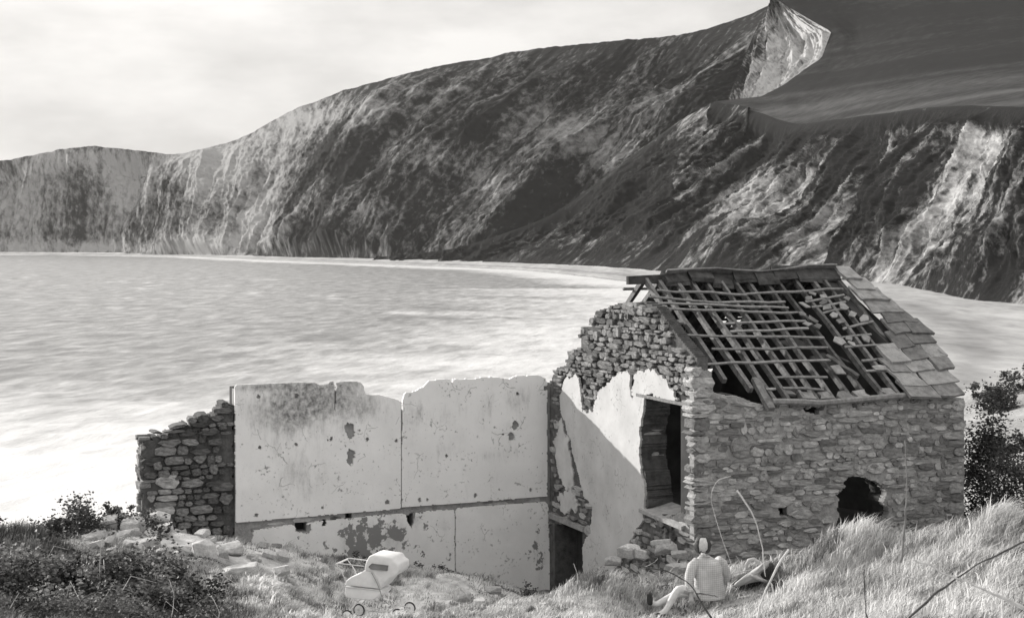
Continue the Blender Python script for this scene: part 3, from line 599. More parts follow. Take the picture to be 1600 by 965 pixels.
# ---- gable wall towards the roofless half
gab_out = GABLE.poly([(858, 990), (858, 591), (866, 575), (880, 572), (886, 549), (904, 544), (903, 515), (920, 511), (926, 487), (945, 481), (962, 474), (978, 478), (1000, 471), (1022, 480), (1040, 505), (1062, 535), (1084, 560), (1086, 578), (1086, 1010)])
gab_open = GABLE.poly([(1009, 622), (1012, 617), (1030, 622), (1076, 632), (1077, 660), (1073, 690), (1078, 720), (1074, 760), (1078, 800), (1040, 806), (1012, 806), (1010, 757), (1003, 730), (1001, 700), (1002, 665)])
gab_door = GABLE.poly([(866, 990), (866, 818), (909, 816), (910, 870), (911, 990)])
def gmask(S, Z): return inpoly(S, Z, gab_out) & ~inpoly(*jg(S, Z, .14, 2), gab_open) & ~inpoly(S, Z, gab_door)
v, f = merge(cellwall(GABLE, gmask, 0, DEP - .03, GL, ZE - .05, .022, -.012, -.5), cellwall(GABLE, gmask, 0, DEP - .03, ZE - .05, ZC - 1.0, .03, -.06, -.26))
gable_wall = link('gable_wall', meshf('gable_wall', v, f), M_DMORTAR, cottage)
pl_poly = GABLE.poly([(884, 592), (904, 585), (909, 615), (911, 641), (929, 642), (936, 612), (955, 595), (972, 579), (985, 583), (987.5, 608), (990, 622), (991.5, 600), (994, 583), (1005, 577), (1025, 578), (1040, 592), (1052, 610), (1061, 627), (1040, 624),
     (1022, 619), (1012, 616), (1008, 640), (1003, 660), (1001, 700), (1003, 730), (1010, 757), (1010, 790), (1004, 815), (990, 835), (975, 865), (960, 890), (945, 925), (914, 935), (912, 850), (925, 830), (928, 790), (915, 778), (905, 740), (893, 690), (880, 650), (876, 618)])
def pmask(S, Z):
    a = S + .20 * (fbm(S / .13, Z / .13, 4, 501, .65) - .5); c = Z + .20 * (fbm(S / .13, Z / .13, 4, 502, .65) - .5)
    return inpoly(a, c, pl_poly) & gmask(S, Z)
v, f = cellwall(GABLE, pmask, 0, DEP - .3, GL, ZC - 1.9, .016, .028, -.02)
link('plaster_coat', meshf('plaster_coat', v, f), M_COAT, gable_wall)
# thin plaster remnants between the stones low at the corner
rem = [GABLE.poly(p) for p in ([(866, 690), (878, 655), (890, 700), (897, 740), (890, 768), (872, 742)], [(872, 770), (895, 765), (905, 790), (880, 800)])]
def rmask(S, Z):
    a = S + .34 * (fbm(S / .14, Z / .14, 4, 511, .65) - .5); c = Z + .34 * (fbm(S / .14, Z / .14, 4, 512, .65) - .5)
    return (inpoly(a, c, rem[0]) | inpoly(a, c, rem[1])) & gmask(S, Z)
v, f = cellwall(GABLE, rmask, 0, 1.6, ZC - 5.6, ZC - 3.2, .016, .012, -.02)
link('plaster_remnant', meshf('plaster_remnant', v, f), M_PLASTER, gable_wall)
def gsmask(S, Z): return gmask(S, Z) & ~pmask(S, Z) & ~rmask(S, Z)
gst = courses(GABLE, gsmask, .02, DEP - .02, ZC - 6.4, ZC - 1.0, hmin=.045, hmax=.12, wmax=.42, seed=12)
allst = sorted([(o[2] * o[3] * (1.5 if o[4] else 1), 0, o) for o in fst] + [(o[2] * o[3] * (1.5 if o[4] else 1), 1, o) for o in gst], key=lambda q: -q[0])
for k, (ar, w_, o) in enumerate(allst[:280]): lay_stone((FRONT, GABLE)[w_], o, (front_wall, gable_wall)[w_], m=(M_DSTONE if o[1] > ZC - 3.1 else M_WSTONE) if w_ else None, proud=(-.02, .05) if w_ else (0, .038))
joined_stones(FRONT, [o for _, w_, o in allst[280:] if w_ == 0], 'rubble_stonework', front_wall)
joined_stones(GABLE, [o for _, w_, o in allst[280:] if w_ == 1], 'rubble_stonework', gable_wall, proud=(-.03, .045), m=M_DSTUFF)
# quoins of the near corner, catching the sun on their left sides
qz = ZC - 6.0; qr = random.Random(8)
while qz < ZC - 2.28:
    h = qr.uniform(.07, .26); w_ = qr.uniform(.2, .48); d = qr.uniform(.22, .46) if qz < ZE - .2 else qr.uniform(.25, .35)
    ob = link('quoin', qr.choice(STONES), M_STONE, front_wall, FRONT.at(w_ / 2 - qr.uniform(.0, .10), qz + h / 2, -d / 2 + qr.uniform(.015, .05)))
    ob.rotation_euler = (FRONT.rot() @ Matrix.Rotation(qr.uniform(-.06, .06), 3, 'Y')).to_euler(); ob.scale = (w_, d, h * .98); qz += h
qz = ZC - 5.9
while qz < ZE - .1:
    h = qr.uniform(.10, .24); w_ = qr.uniform(.22, .5); d = qr.uniform(.25, .5)
    ob = link('quoin', qr.choice(STONES), M_STONE, front_wall, FRONT.at(LEN - w_ / 2 + qr.uniform(.0, .05), qz + h / 2, -d / 2 + qr.uniform(.015, .045)))
    ob.rotation_euler = (FRONT.rot() @ Matrix.Rotation(qr.uniform(-.05, .05), 3, 'Y')).to_euler(); ob.scale = (w_, d, h * .98); qz += h
# reveal of the window opening: stones on the far jamb, timber lintel, sill slab
rs = (gab_open[0][0] + gab_open[-2][0]) / 2
JAMB = Face(GABLE.at(3.93, 0, -.02), UH, -NH)
joined_stones(JAMB, courses(JAMB, lambda S, Z: (S > .04) & (S < .47) & (Z > ZC - 4.6) & (Z < ZC - 2.85), .05, .46, ZC - 4.6, ZC - 2.85, seed=31, wmin=.1, wmax=.26), 'jamb_stonework', gable_wall, depth=.1, topdepth=.1, proud=(0, .05), m=M_WSTONE)
a_ = GABLE.at(3.85, ZC - 2.80, .03); v, f = boxpts(a_, -NH * 1.95, UH * .30, Vector((0, 0, .055)))
link('lintel', meshf('lintel', v, f), M_BATTEN, gable_wall)
v, f = boxpts(GABLE.at(4.05, ZC - 4.80, .08), -NH * 1.55 + Vector((0, 0, -.05)), UH * .55 + Vector((0, 0, .12)), Vector((0, 0, .06)))
link('sill_slab', meshf('sill_slab', v, f), M_RUBBLE, gable_wall)
v, f = boxpts(GABLE.at(.10, ZC - 5.56, .06), -NH * 1.6, UH * .3, Vector((0, 0, .10)))
link('lintel', meshf('lintel', v, f), M_MORTAR, gable_wall)
# ---- walls out of sight, the floor between the storeys, the plank door inside
BACK = Face(FC, UH, NH); e_ = (RC2 - FC).length
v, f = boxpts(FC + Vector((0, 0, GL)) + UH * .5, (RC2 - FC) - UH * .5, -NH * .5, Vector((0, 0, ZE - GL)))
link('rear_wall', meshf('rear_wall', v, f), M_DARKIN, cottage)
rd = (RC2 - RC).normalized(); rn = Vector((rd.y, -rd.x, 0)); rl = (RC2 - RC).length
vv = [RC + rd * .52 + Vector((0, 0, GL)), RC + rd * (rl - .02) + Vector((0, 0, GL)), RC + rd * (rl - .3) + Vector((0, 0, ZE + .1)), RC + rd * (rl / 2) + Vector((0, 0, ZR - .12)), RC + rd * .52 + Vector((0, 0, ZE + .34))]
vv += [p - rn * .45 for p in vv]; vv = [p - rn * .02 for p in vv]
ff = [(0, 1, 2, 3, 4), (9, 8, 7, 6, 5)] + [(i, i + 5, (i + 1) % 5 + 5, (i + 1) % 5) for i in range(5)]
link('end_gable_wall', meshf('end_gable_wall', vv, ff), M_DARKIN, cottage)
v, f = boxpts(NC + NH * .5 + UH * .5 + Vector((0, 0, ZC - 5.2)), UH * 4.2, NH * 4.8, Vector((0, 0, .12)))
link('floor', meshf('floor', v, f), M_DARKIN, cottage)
dg = [GABLE.at(1.02, ZC - 7.2, -.34), GABLE.at(1.5, ZC - 7.2, -.34)]
for k in range(3):
    v, f = boxpts(GABLE.at(1.0 + k * .17, ZC - 7.25, -.30), -NH * .16, UH * .03, Vector((0, 0, 1.68)))
    link('door_plank', meshf('door_plank', v, f), M_WOOD, cottage)

# ---- roof
EB = Vector((0, 0, ZE + .04)); RB = Vector((0, 0, ZR))
def roof(t, b, off=0.0, back=False):
    """point on the front (or back) slope: t metres along, b 0 at the eaves .. 1 at the ridge"""
    sl = Vector((-NH.x, -NH.y, 0)) if not back else Vector((NH.x, NH.y, 0))
    e = (NC if not back else FC) + UH * t + Vector((0, 0, ZE + .04)); r_ = RIDGE0 + UH * t + Vector((0, 0, ZR)); p = e.lerp(r_, b)
    d = (r_ - e).normalized(); nn = UH.cross(d); nn = nn if nn.z > 0 else -nn
    p = p - Vector((0, 0, .10 * math.sin(math.pi * min(max(t / 5.0, 0), 1)) * (.35 + .65 * b) + .035 * math.sin(t * 2.9 + b * 5)))   # the frame sags
    return p + nn * off
RN = UH.cross((RIDGE0 + Vector((0, 0, ZR))) - (NC + Vector((0, 0, ZE + .04)))).normalized()
if RN.z < 0: RN = -RN
def rp(px, py, off=0.0):
    """photograph point -> (t, b) on the front slope"""
    O = NC + Vector((0, 0, ZE + .04)) + RN * off; p = ray_plane(px, py, O, RN); t = (p - O).dot(UH); d = (RIDGE0 - NC) + Vector((0, 0, ZR - ZE - .04)); return t, (p - O).dot(d) / d.length_squared
RNB = Vector((-RN.x, -RN.y, RN.z))
def add(name, vf, m, parent=cottage): return link(name, meshf(name, *vf), m, parent)
for i in range(14):                                       # rafters of the front slope
    t = .62 + i * .312 + random.uniform(-.03, .03); lo = -.02
    if i == 0: lo = .28
    if i == 1: lo = .18
    if i in (2,): lo = .10
    wd = random.uniform(.055, .085)
    add('rafter', beam(roof(t, lo, -.05), roof(t + random.uniform(-.04, .04), 1.0, -.05), wd, .10, RN, 5, .012), M_WOOD)
for (x0, y0, x1, y1, wd) in [(1178, 592, 1206, 640, .13), (1088, 562, 1030, 478, .10), (1290, 556, 1340, 590, .09)]:   # slipped and broken timbers
    t0, b0 = rp(x0, y0); t1, b1 = rp(x1, y1); add('rafter', beam(roof(t0, b0, .02), roof(t1, b1, .02), wd, .08, RN, 4), M_WOOD)
for i in range(14):                                       # rafters of the rear slope
    t = .62 + i * .312 + random.uniform(-.03, .03); add('rafter', beam(roof(t, -.02, -.05, True), roof(t, 1.0, -.05, True), .075, .10, RNB, 3), M_WOOD)
BAT = [(1026, 453, 1165, 457), (1165, 456, 1316, 453), (1015, 466, 1120, 466), (1120, 466, 1226, 465), (1016, 476, 1232, 475), (1032, 485, 1246, 484), (1128, 499, 1259, 497), (1140, 512, 1263, 510), (1068, 526, 1287, 525),
       (1112, 547, 1293, 543), (1082, 568, 1300, 563), (1213, 587, 1292, 585), (1222, 605, 1286, 603), (1196, 609, 1212, 608), (1258, 466, 1318, 463), (1268, 474, 1320, 472), (1281, 484, 1315, 481), (1316, 508, 1364, 504), (1314, 524, 1361, 520), (1318, 540, 1387, 537), (1346, 562, 1379, 558), (1352, 580, 1384, 578)]
for x0, y0, x1, y1 in BAT:
    t0, b0 = rp(x0, y0); t1, b1 = rp(x1, y1); n_seg = max(2, int((t1 - t0) / .35))
    add('batten', beam(roof(t0, b0, .025), roof(t1, b1, .025), .045, .028, RN, n_seg, .012), M_BATTEN)
t0, b0 = rp(1207, 632); t1, b1 = rp(1420, 615)
add('eaves_pole', tube([roof(t0 + (t1 - t0) * k / 6, -.01 + random.uniform(-.01, .01), .03) for k in range(7)], .055, 7), M_BATTEN)
for bb_ in (.2, .55, .85):                                 # battens of the rear slope
    for k in (0, 1): add('batten', beam(roof(.4 + k * 2.2, bb_, .025, True), roof(2.5 + k * 2.2, bb_, .025, True), .05, .03, RNB, 4), M_WOOD)
add('purlin', beam(RIDGE0 + UH * .25 + Vector((0, 0, ZR - .12)), RIDGE0 + UH * 4.6 + Vector((0, 0, ZR - .14)), .10, .16, seg=6), M_RIDGE)
def slab(t0, t1, b0, b1, off, back=False, th=.03, jag=.02, lift=.03):
    """one stone roof tile with ragged edges lying on the slope, its tail lifted on the course below"""
    r = lambda: random.uniform(-jag, jag)
    base = [(t0 + r(), b0, lift), ((t0 + t1) / 2, b0 + r() * .15, lift), (t1 + r(), b0, lift), (t1 + r(), (b0 + b1) / 2, lift / 2), (t1 + r(), b1, 0), (t0 + r(), b1, 0), (t0 + r(), (b0 + b1) / 2, lift / 2)]
    lo = [roof(t, b, off + l, back) for t, b, l in base]; hi = [roof(t, b, off + l + th, back) for t, b, l in base]; n = len(base)
    return lo + hi, [tuple(reversed(range(n))), tuple(range(n, 2 * n))] + [(i, (i + 1) % n, n + (i + 1) % n, n + i) for i in range(n)]
def shard(t, b, w2, h2, off, th=.022):
    n = random.choice((4, 4, 5)); a0 = random.uniform(0, 6); tl = random.uniform(-.06, .08)
    base = [(t + w2 * 1.15 * math.cos(a0 + 2 * math.pi * (k + random.uniform(-.25, .25)) / n), b + h2 * 1.2 * math.sin(a0 + 2 * math.pi * (k + random.uniform(-.25, .25)) / n)) for k in range(n)]
    lo = [roof(x, y, off + tl * (x - t) / w2 * .3) for x, y in base]; hi = [roof(x, y, off + th + tl * (x - t) / w2 * .3) for x, y in base]
    return lo + hi, [tuple(reversed(range(n))), tuple(range(n, 2 * n))] + [(i, (i + 1) % n, n + (i + 1) % n, n + i) for i in range(n)]
# the tiles still hanging at the right-hand verge
left = [(1306, 425), (1322, 447), (1338, 470), (1350, 485), (1372, 500), (1384, 520), (1392, 545), (1372, 556), (1392, 585), (1412, 606), (1416, 622)]
lt = [rp(*p) for p in left]; lb = np.array([q[1] for q in lt])[::-1]; ltt = np.array([q[0] for q in lt])[::-1]
vr = [rp(*p_) for p_ in ((1497, 617), (1484, 590), (1468, 556), (1445, 520), (1410, 492), (1375, 465), (1330, 432), (1305, 415))]
nb = 11; edges = np.linspace(-.045, .97, nb + 1)
for i in range(nb):
    b0, b1 = edges[i], edges[i + 1] + .045
    ta = float(np.interp((b0 + b1) / 2, lb, ltt)) + random.uniform(-.09, .05)
    tb = float(np.interp((edges[i] + edges[i + 1]) / 2, [q_[1] for q_ in vr], [q_[0] for q_ in vr])) + random.uniform(-.04, .05)
    k = max(1, int(round((tb - ta) / .5))); cuts = [ta + (tb - ta) * (j + (random.uniform(-.15, .15) if 0 < j < k else 0)) / k for j in range(k + 1)]
    for j in range(k): add('roof_tile', slab(cuts[j] + .008, cuts[j + 1] - .008, b0 + random.uniform(-.012, .012), b1, .05 + .006 * j, lift=.045, th=random.uniform(.03, .06), jag=.035), M_TILE if random.random() < .7 else M_MORTAR)
# loose broken tiles caught on the battens
for x, y, wd, ht in [(1268, 456, .16, .10), (1262, 462, .14, .09), (1256, 472, .2, .12), (1252, 488, .16, .13), (1268, 496, .2, .18), (1276, 508, .2, .14), (1286, 470, .17, .09), (1291, 478, .2, .1), (1302, 490, .16, .12), (1312, 499, .18, .13), (1316, 480, .17, .14),
                     (1330, 492, .15, .12), (1348, 500, .16, .14), (1309, 532, .2, .2), (1330, 536, .16, .13), (1325, 527, .14, .1), (1352, 528, .15, .16), (1308, 580, .3, .2), (1260, 505, .14, .1), (1285, 462, .13, .1), (1322, 470, .12, .1), (1374, 575, .3, .12)]:
    t, b = rp(x, y); w2 = wd / 2; h2 = ht / 3.6 / 2 * 1.2
    add('broken_tile', shard(t, b, w2, h2, .05), M_TILE if random.random() < .75 else M_MORTAR)
for x in (1232, 1290, 1345, 1390, 1262, 1320): # debris on the wall head
    t, b = rp(x, 612 + random.uniform(-4, 4)); add('broken_tile', slab(t - .12, t + .12, b - .03, b + .03, -.06, jag=.05, th=.05), M_TILE)
# rear slope: tiles seen from below, holes towards the left
hole = random.Random(3)
for i in range(7):
    b0 = -.03 + i * .148
    for j in range(9):
        t0 = .55 + j * .50 - i * 0.0
        if t0 > 4.6 + .8 * (1 - b0): continue
        if j == 0 or (j == 1 and i in (1, 2, 4)) or (j == 2 and i in (2,)) or hole.random() < .05: continue
        tl = min(t0 + .52, 5.2 - .6 * b0)
        add('roof_tile', slab(t0 - .012, tl, b0, b0 + .19, .05, True, lift=.03), M_TILE)
# ridge stones
for k in range(8):
    t0 = 1.02 + k * .46 + random.uniform(-.03, .03); zt = random.uniform(-.08, .05) + (.03 if k > 4 else 0); o = RIDGE0 + UH * t0 + Vector((0, 0, ZR + zt - .08 * math.sin(math.pi * t0 / 5))) + NH * random.uniform(-.03, .03); wd = random.uniform(.19, .27)
    sec = [(-wd, -.13), (-wd * .9, -.06), (0, .13), (wd * .9, -.06), (wd, -.13), (0, .05)]
    tz = random.uniform(-.05, .05); v = [o + UH * (x + random.uniform(-.025, .025)) + NH * (a + random.uniform(-.03, .03)) + Vector((0, 0, b + tz * x + random.uniform(-.02, .02))) for x in (0.0, .47) for a, b in sec]
    f = [tuple(range(6)), tuple(reversed(range(6, 12)))] + [(i, 6 + i, 6 + (i + 1) % 6, (i + 1) % 6) for i in range(6)]
    add('ridge_stone', (v, f), M_RIDGE)

# ---- the long plastered wall of the roofless half
SL = LONG.sz(368, 700)[0]
long_wall = thing('plastered_wall', 'long whitewashed ruin wall with stained panels left of the cottage', 'wall', LONG.at(SL, GL))
M_PANEL = pmat('stained_whitewash', .78, .88, .10, 5.5, .9)
M_LOWER = pmat('peeling_whitewash', .72, .84, .17, 3.0, .6, peel=.9)
def panel(name, outline, holes, m, front=0.0, back=-.06, jag=.02, stains=(), cs=.016):
    po = LONG.poly(outline); ph = [(LONG.sz(x, y), rr * LONG.at(*LONG.sz(x, y)).y / F) for x, y, rr in holes]
    s_ = [p[0] for p in po]; z_ = [p[1] for p in po]
    def mk(S, Z):
        a = S + jag * (fbm(S / .05, Z / .05, 2, 601) - .5); c = Z + jag * (fbm(S / .05, Z / .05, 2, 602) - .5); M = inpoly(a, c, po)
        for (hs, hz), r in ph: M &= ((S - hs) ** 2 + ((Z - hz) * .85) ** 2) > (r * (.7 + .6 * fbm(S / .04, Z / .04, 2, 603))) ** 2
        return M
    v, f = cellwall(LONG, mk, min(s_), max(s_), min(z_), max(z_), cs, front, back, split=6)
    me = meshf(name, v, f)
    # split long runs so that the stain map has something to hold on to: stains are evaluated per vertex on a grid sheet instead
    o = link(name, me, m, long_wall); S0 = [(LONG.sz(x, y), rx * 28 / F, ry * 28 / F, k) for x, y, rx, ry, k in stains]
    co = np.array([x.co[:] for x in me.vertices]); sv = (co - np.array(LONG.O)) @ np.array(LONG.a); zv = co[:, 2]; st = np.zeros(len(co))
    for (hs, hz), rx, rz, k in S0: st += k * np.exp(-((sv - hs) / rx) ** 2 - ((zv - hz) / rz) ** 2)
    me.attributes.new('stain', 'FLOAT', 'POINT').data.foreach_set('value', st.astype(np.float32)); return o
def cutruns(po): return po
upper_l = [(369, 816), (367, 604), (372, 600), (420, 599), (470, 597), (492, 598), (503, 602), (514, 599), (517, 595), (522, 596), (523, 640), (524, 642), (526, 597), (545, 595), (563, 596), (568, 604), (571, 616), (595, 617), (615, 622), (627, 627), (626, 794)]
upper_r = [(628, 792), (629, 627), (633, 614), (648, 611), (662, 604), (671, 594), (700, 592), (740, 592), (752, 589), (778, 589), (795, 592), (808, 587), (840, 586), (852, 590), (855, 600), (855, 775)]
lower_l = [(396, 829), (440, 822), (520, 812), (600, 804), (634, 802), (636, 812), (644, 828), (650, 800), (710, 796), (711, 960), (380, 960)]
lower_r = [(713, 960), (712, 798), (716, 794), (780, 789), (852, 784), (857, 790), (858, 860), (863, 870), (864, 960)]
panel('plaster_panel', upper_l, [(404, 619, 2.8), (463, 618, 3), (406, 699, 2.8), (463, 694, 2.6), (546, 669, 8), (548, 677, 7), (549, 709, 7), (547, 720, 6), (518, 685, 2.6), (512, 687, 1.8), (574, 686, 2.6), (619, 688, 2.4), (562, 672, 2), (401, 804, 2.8), (605, 784, 3.4), (504, 793, 2)],
      M_PANEL, stains=[(470, 625, 60, 36, .75), (450, 660, 45, 34, .35), (530, 640, 40, 40, .25), (465, 735, 30, 30, .3), (580, 640, 40, 20, .3), (430, 640, 90, 60, .22), (540, 620, 50, 30, .4), (470, 760, 40, 30, .2), (400, 604, 40, 6, .4), (500, 602, 120, 6, .5)])
panel('plaster_panel', upper_r, [(805, 664, 6), (799, 681, 5.5), (809, 615, 2.4), (853, 606, 3.6), (656, 780, 3), (668, 780, 2.2), (743, 774, 3), (829, 765, 2.4), (698, 712, 2.4), (706, 594, 2.6), (780, 764, 1.5), (786, 678, 1.4)],
      M_PANEL, stains=[(650, 648, 16, 22, .55), (690, 645, 40, 20, .25), (765, 625, 10, 30, .4), (810, 620, 26, 18, .45), (760, 712, 22, 14, .3), (700, 700, 30, 20, .2), (805, 705, 26, 12, .3)])
panel('plaster_panel', lower_l, [(471, 820, 11), (480, 826, 7), (507, 818, 4), (540, 806, 4)], M_LOWER, stains=[(570, 845, 40, 30, .75), (620, 835, 22, 24, .5), (650, 812, 12, 12, .5), (690, 820, 30, 14, .3), (440, 850, 40, 14, .2)], jag=.03)
panel('plaster_panel', lower_r, [], M_LOWER, stains=[(840, 840, 10, 30, .45), (845, 880, 10, 26, .4), (780, 830, 60, 30, -.5), (760, 880, 50, 30, -.5), (740, 810, 40, 20, -.5)], jag=.03)
long_out = LONG.poly([(369, 960), (368, 608), (470, 606), (516, 606), (523, 640), (526, 606), (560, 606), (568, 626), (627, 640), (650, 626), (682, 606), (800, 600), (880, 598), (880, 960)])
soc = [LONG.poly([(x - w_, y - h), (x + w_, y - h), (x + w_, y + h), (x - w_, y + h)]) for x, y, w_, h in [(471, 822, 9, 9), (507, 818, 3, 6), (545, 806, 5, 5), (641, 812, 6, 11)]]
def lmask(S, Z):
    M = inpoly(S, Z, long_out)
    return M
def lrecess(S, Z):
    M = np.zeros(S.shape, bool)
    for p in soc: M |= inpoly(S, Z, p)
    return M
v, f = cellwall(LONG, lambda S, Z: lmask(S, Z) & ~lrecess(S, Z), SL, .05, GL, ZC - 2.5, .025, -.05, -.30)
link('core', meshf('core', v, f), M_MORTAR, long_wall)
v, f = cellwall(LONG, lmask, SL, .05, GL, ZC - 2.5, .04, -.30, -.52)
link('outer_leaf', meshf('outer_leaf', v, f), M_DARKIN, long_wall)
ledge = LONG.poly([(369, 818), (627, 796), (856, 777), (857, 786), (640, 803), (396, 830)])
joined_stones(LONG, courses(LONG, lambda S, Z: inpoly(S, Z, ledge) & ~lrecess(S, Z), SL, 0, ZC - 5.6, ZC - 5.0, hmin=.05, hmax=.08, wmin=.1, wmax=.4, seed=44), 'ledge_stonework', long_wall, depth=.1, topdepth=.1, proud=(-.06, -.035))

# ---- broken stone wall at the far left
SE = LONG.sz(224, 740)[0]
stub = thing('broken_stone_wall', 'dark broken rubble stone wall sloping down left of the plastered panels', 'wall', LONG.at(SE, GL))
stub_out = LONG.poly([(228, 900), (224, 760), (225, 690), (232, 676), (250, 672), (275, 664), (300, 652), (318, 645), (332, 636), (345, 632), (352, 622), (368, 620), (368, 900)])
v, f = cellwall(LONG, lambda S, Z: inpoly(S + .16 * (fbm(S / .1, Z / .1, 3, 71) - .5), Z + .14 + .22 * (fbm(S / .12, Z / .12, 3, 72) - .5), stub_out), SE - .05, SL - .004, GL, ZC - 2.7, .022, -.10, -.62)
core = link('wall_core', meshf('wall_core', v, f), M_DMORTAR, stub)
for o in courses(LONG, lambda S, Z: inpoly(S, Z, stub_out), SE - .03, SL - .02, ZC - 5.7, ZC - 2.8, hmin=.07, hmax=.17, wmin=.14, wmax=.42, seed=52):
    if o[0] + o[2] / 2 < SL: lay_stone(LONG, o, core, depth=.2, topdepth=.6, proud=(-.06, .03), m=M_DSTONE if (o[0] > SE + .45 or o[1] > ZC - 4.3) else None)
ENDF = Face(LONG.at(SE - .02, 0, -.06), -(-NH), -UH)   # the torn end, catching the sun
ENDF = Face(LONG.at(SE - .01, 0, -.62), -NH, -UH)
for o in courses(ENDF, lambda S, Z: (S > .03) & (S < .55) & (Z < ZC - 3.6), .02, .56, ZC - 5.6, ZC - 3.6, hmin=.07, hmax=.15, wmin=.12, wmax=.3, seed=53):
    lay_stone(ENDF, o, core, depth=.2, topdepth=.3, proud=(-.02, .06))
# ================================================================ plants
def leafy(pts, size, rg, tone, flat=.5, up=0.0):
    """leaf quads folded along the midrib (two triangles each) around pts"""
    n = len(pts); a = rg.normal(size=(n, 3)); a /= np.linalg.norm(a, axis=1, keepdims=True); a[:, 2] = a[:, 2] * flat + up
    b = rg.normal(size=(n, 3)); b -= a * (a * b).sum(1, keepdims=True) / (a * a).sum(1, keepdims=True); b /= np.linalg.norm(b, axis=1, keepdims=True) + 1e-9
    sz = size * rg.uniform(.6, 1.3, (n, 1)); c = np.cross(a, b)
    v = np.stack([pts - a * sz, pts - b * sz * .55 + c * sz * .15, pts + a * sz, pts + b * sz * .55 + c * sz * .15], 1).reshape(-1, 3)
    f = np.arange(4 * n).reshape(n, 4); return v, f, np.repeat(tone, 4)
def bush(name, label, base, rx, ry, h, nleaf, size, tone=(.5, 1.5), clumps=26, group=None, seed=0, cat='bush', nstem=9, ragged=1.0, shoots=0):
    rg = np.random.default_rng(seed); b = thing(name, label, cat, base, group); base = np.array(base)
    d = rg.normal(size=(clumps, 3)); d /= np.linalg.norm(d, axis=1, keepdims=True); d[:, 2] = np.abs(d[:, 2])
    cc = d * rg.uniform(.35, 1.0, (clumps, 1)) ** .6 * np.array([rx, ry, h]) * (1 + .25 * ragged * rg.normal(size=(clumps, 1))); cc[:, 2] = np.clip(cc[:, 2], .1 * h, None)
    k = rg.integers(0, clumps, nleaf); cr = rg.uniform(.16, .34, clumps) * (rx + ry + h) / 3
    pts = base + cc[k] + rg.normal(size=(nleaf, 3)) * cr[k][:, None] * .55 * np.array([1, 1, .8])
    ct = rg.uniform(*tone, clumps); tn = ct[k] * rg.uniform(.45, 1.5, nleaf)
    v, f, tn = leafy(pts, size, rg, tn)
    me = fastmesh('foliage', v, [f], False, {'tone': tn}); link('foliage', me, M_LEAF, b)
    for j in range(nstem):
        e = base + cc[j % clumps] * rg.uniform(.8, 1.25); m_ = base * .5 + e * .5 + np.array([rg.normal() * .08, rg.normal() * .08, .12 * h])
        vf = tube([tuple(base + np.array([rg.normal() * .05, rg.normal() * .05, -.1])), tuple(m_), tuple(e)], [.016, .011, .005], 5); link('stem', meshf('stem', *vf), M_STEM, b)
    if shoots:
        for j in range(shoots):
            e = base + cc[rg.integers(0, clumps)] * rg.uniform(.9, 1.2); a2 = rg.uniform(0, 6.28); rr2 = rg.uniform(.25, .6); tip = e + np.array([math.cos(a2) * rr2, math.sin(a2) * rr2, rg.uniform(-.15, .1)])
            vf = tube([tuple(e - np.array([0, 0, .15])), tuple(e * .6 + tip * .4 + np.array([0, 0, rg.uniform(.1, .25)])), tuple(tip)], [.007, .006, .003], 5); link('shoot', meshf('shoot', *vf), M_PALESTALK, b)
    return b
def on(px, Y, dz=0.0):
    x = (px - 800) / F * Y; return (x, Y, gz(x, Y) + dz)
bush('bramble_bush', 'low dark bramble bush on the cliff edge, left of the rubble', on(118, 26.4, -.05), .95, .6, .62, 4200, .035, seed=1, clumps=34, group='bramble bushes at left')
bush('bramble_bush', 'small dark bush against the torn left end of the stone wall', on(228, 27.1, .05), .22, .2, .28, 500, .026, seed=2, clumps=10, group='bramble bushes at left')
bush('bramble_bush', 'dark bush trailing off the left edge beside the sea', on(-5, 26.6, -.05), .6, .5, .42, 1800, .032, seed=3, clumps=20, group='bramble bushes at left')
bush('bramble_bush', 'thin dark bush between bramble bush and stone wall end', on(178, 26.9, .12), .32, .3, .22, 700, .03, seed=4, clumps=12, group='bramble bushes at left')
bush('bramble_bush', 'large bramble thicket filling the lower left corner', on(40, 21.5), 1.15, .9, .66, 6200, .040, tone=(.25, 2.6), seed=5, shoots=7, clumps=40, group='bramble bushes at left')  # bright end of the leaf tones paints highlights on these thickets
bush('bramble_bush', 'bramble thicket at the lower left, below the rubble stones', on(190, 21.8), .95, .8, .58, 5600, .038, tone=(.25, 2.6), seed=6, shoots=7, clumps=36, group='bramble bushes at left')
bush('bramble_bush', 'rightmost bramble thicket in the lower left foreground', on(290, 20.8), .7, .7, .48, 3600, .036, tone=(.25, 2.6), seed=7, shoots=7, clumps=30, group='bramble bushes at left')
bush('bramble_bush', 'bramble thicket low at the bottom left edge', on(90, 19.6), 1.3, .6, .34, 4200, .034, tone=(.25, 2.6), seed=8, shoots=7, clumps=34, group='bramble bushes at left')
bush('elder_bush', 'tall dark shrub against the right corner of the cottage', (*P(1541, 0, 28.0)[:2], ZC - 5.6), .36, .5, 2.75, 9500, .034, tone=(.15, .7), seed=9, clumps=46, group='shrubs right of the cottage', nstem=7)
bush('elder_bush', 'leafy shrub at the right edge above the grassy hummock', (*P(1592, 0, 25.6)[:2], ZC - 4.9), .55, .5, 1.6, 5500, .034, tone=(.25, 1.2), seed=10, clumps=36, group='shrubs right of the cottage', nstem=7)
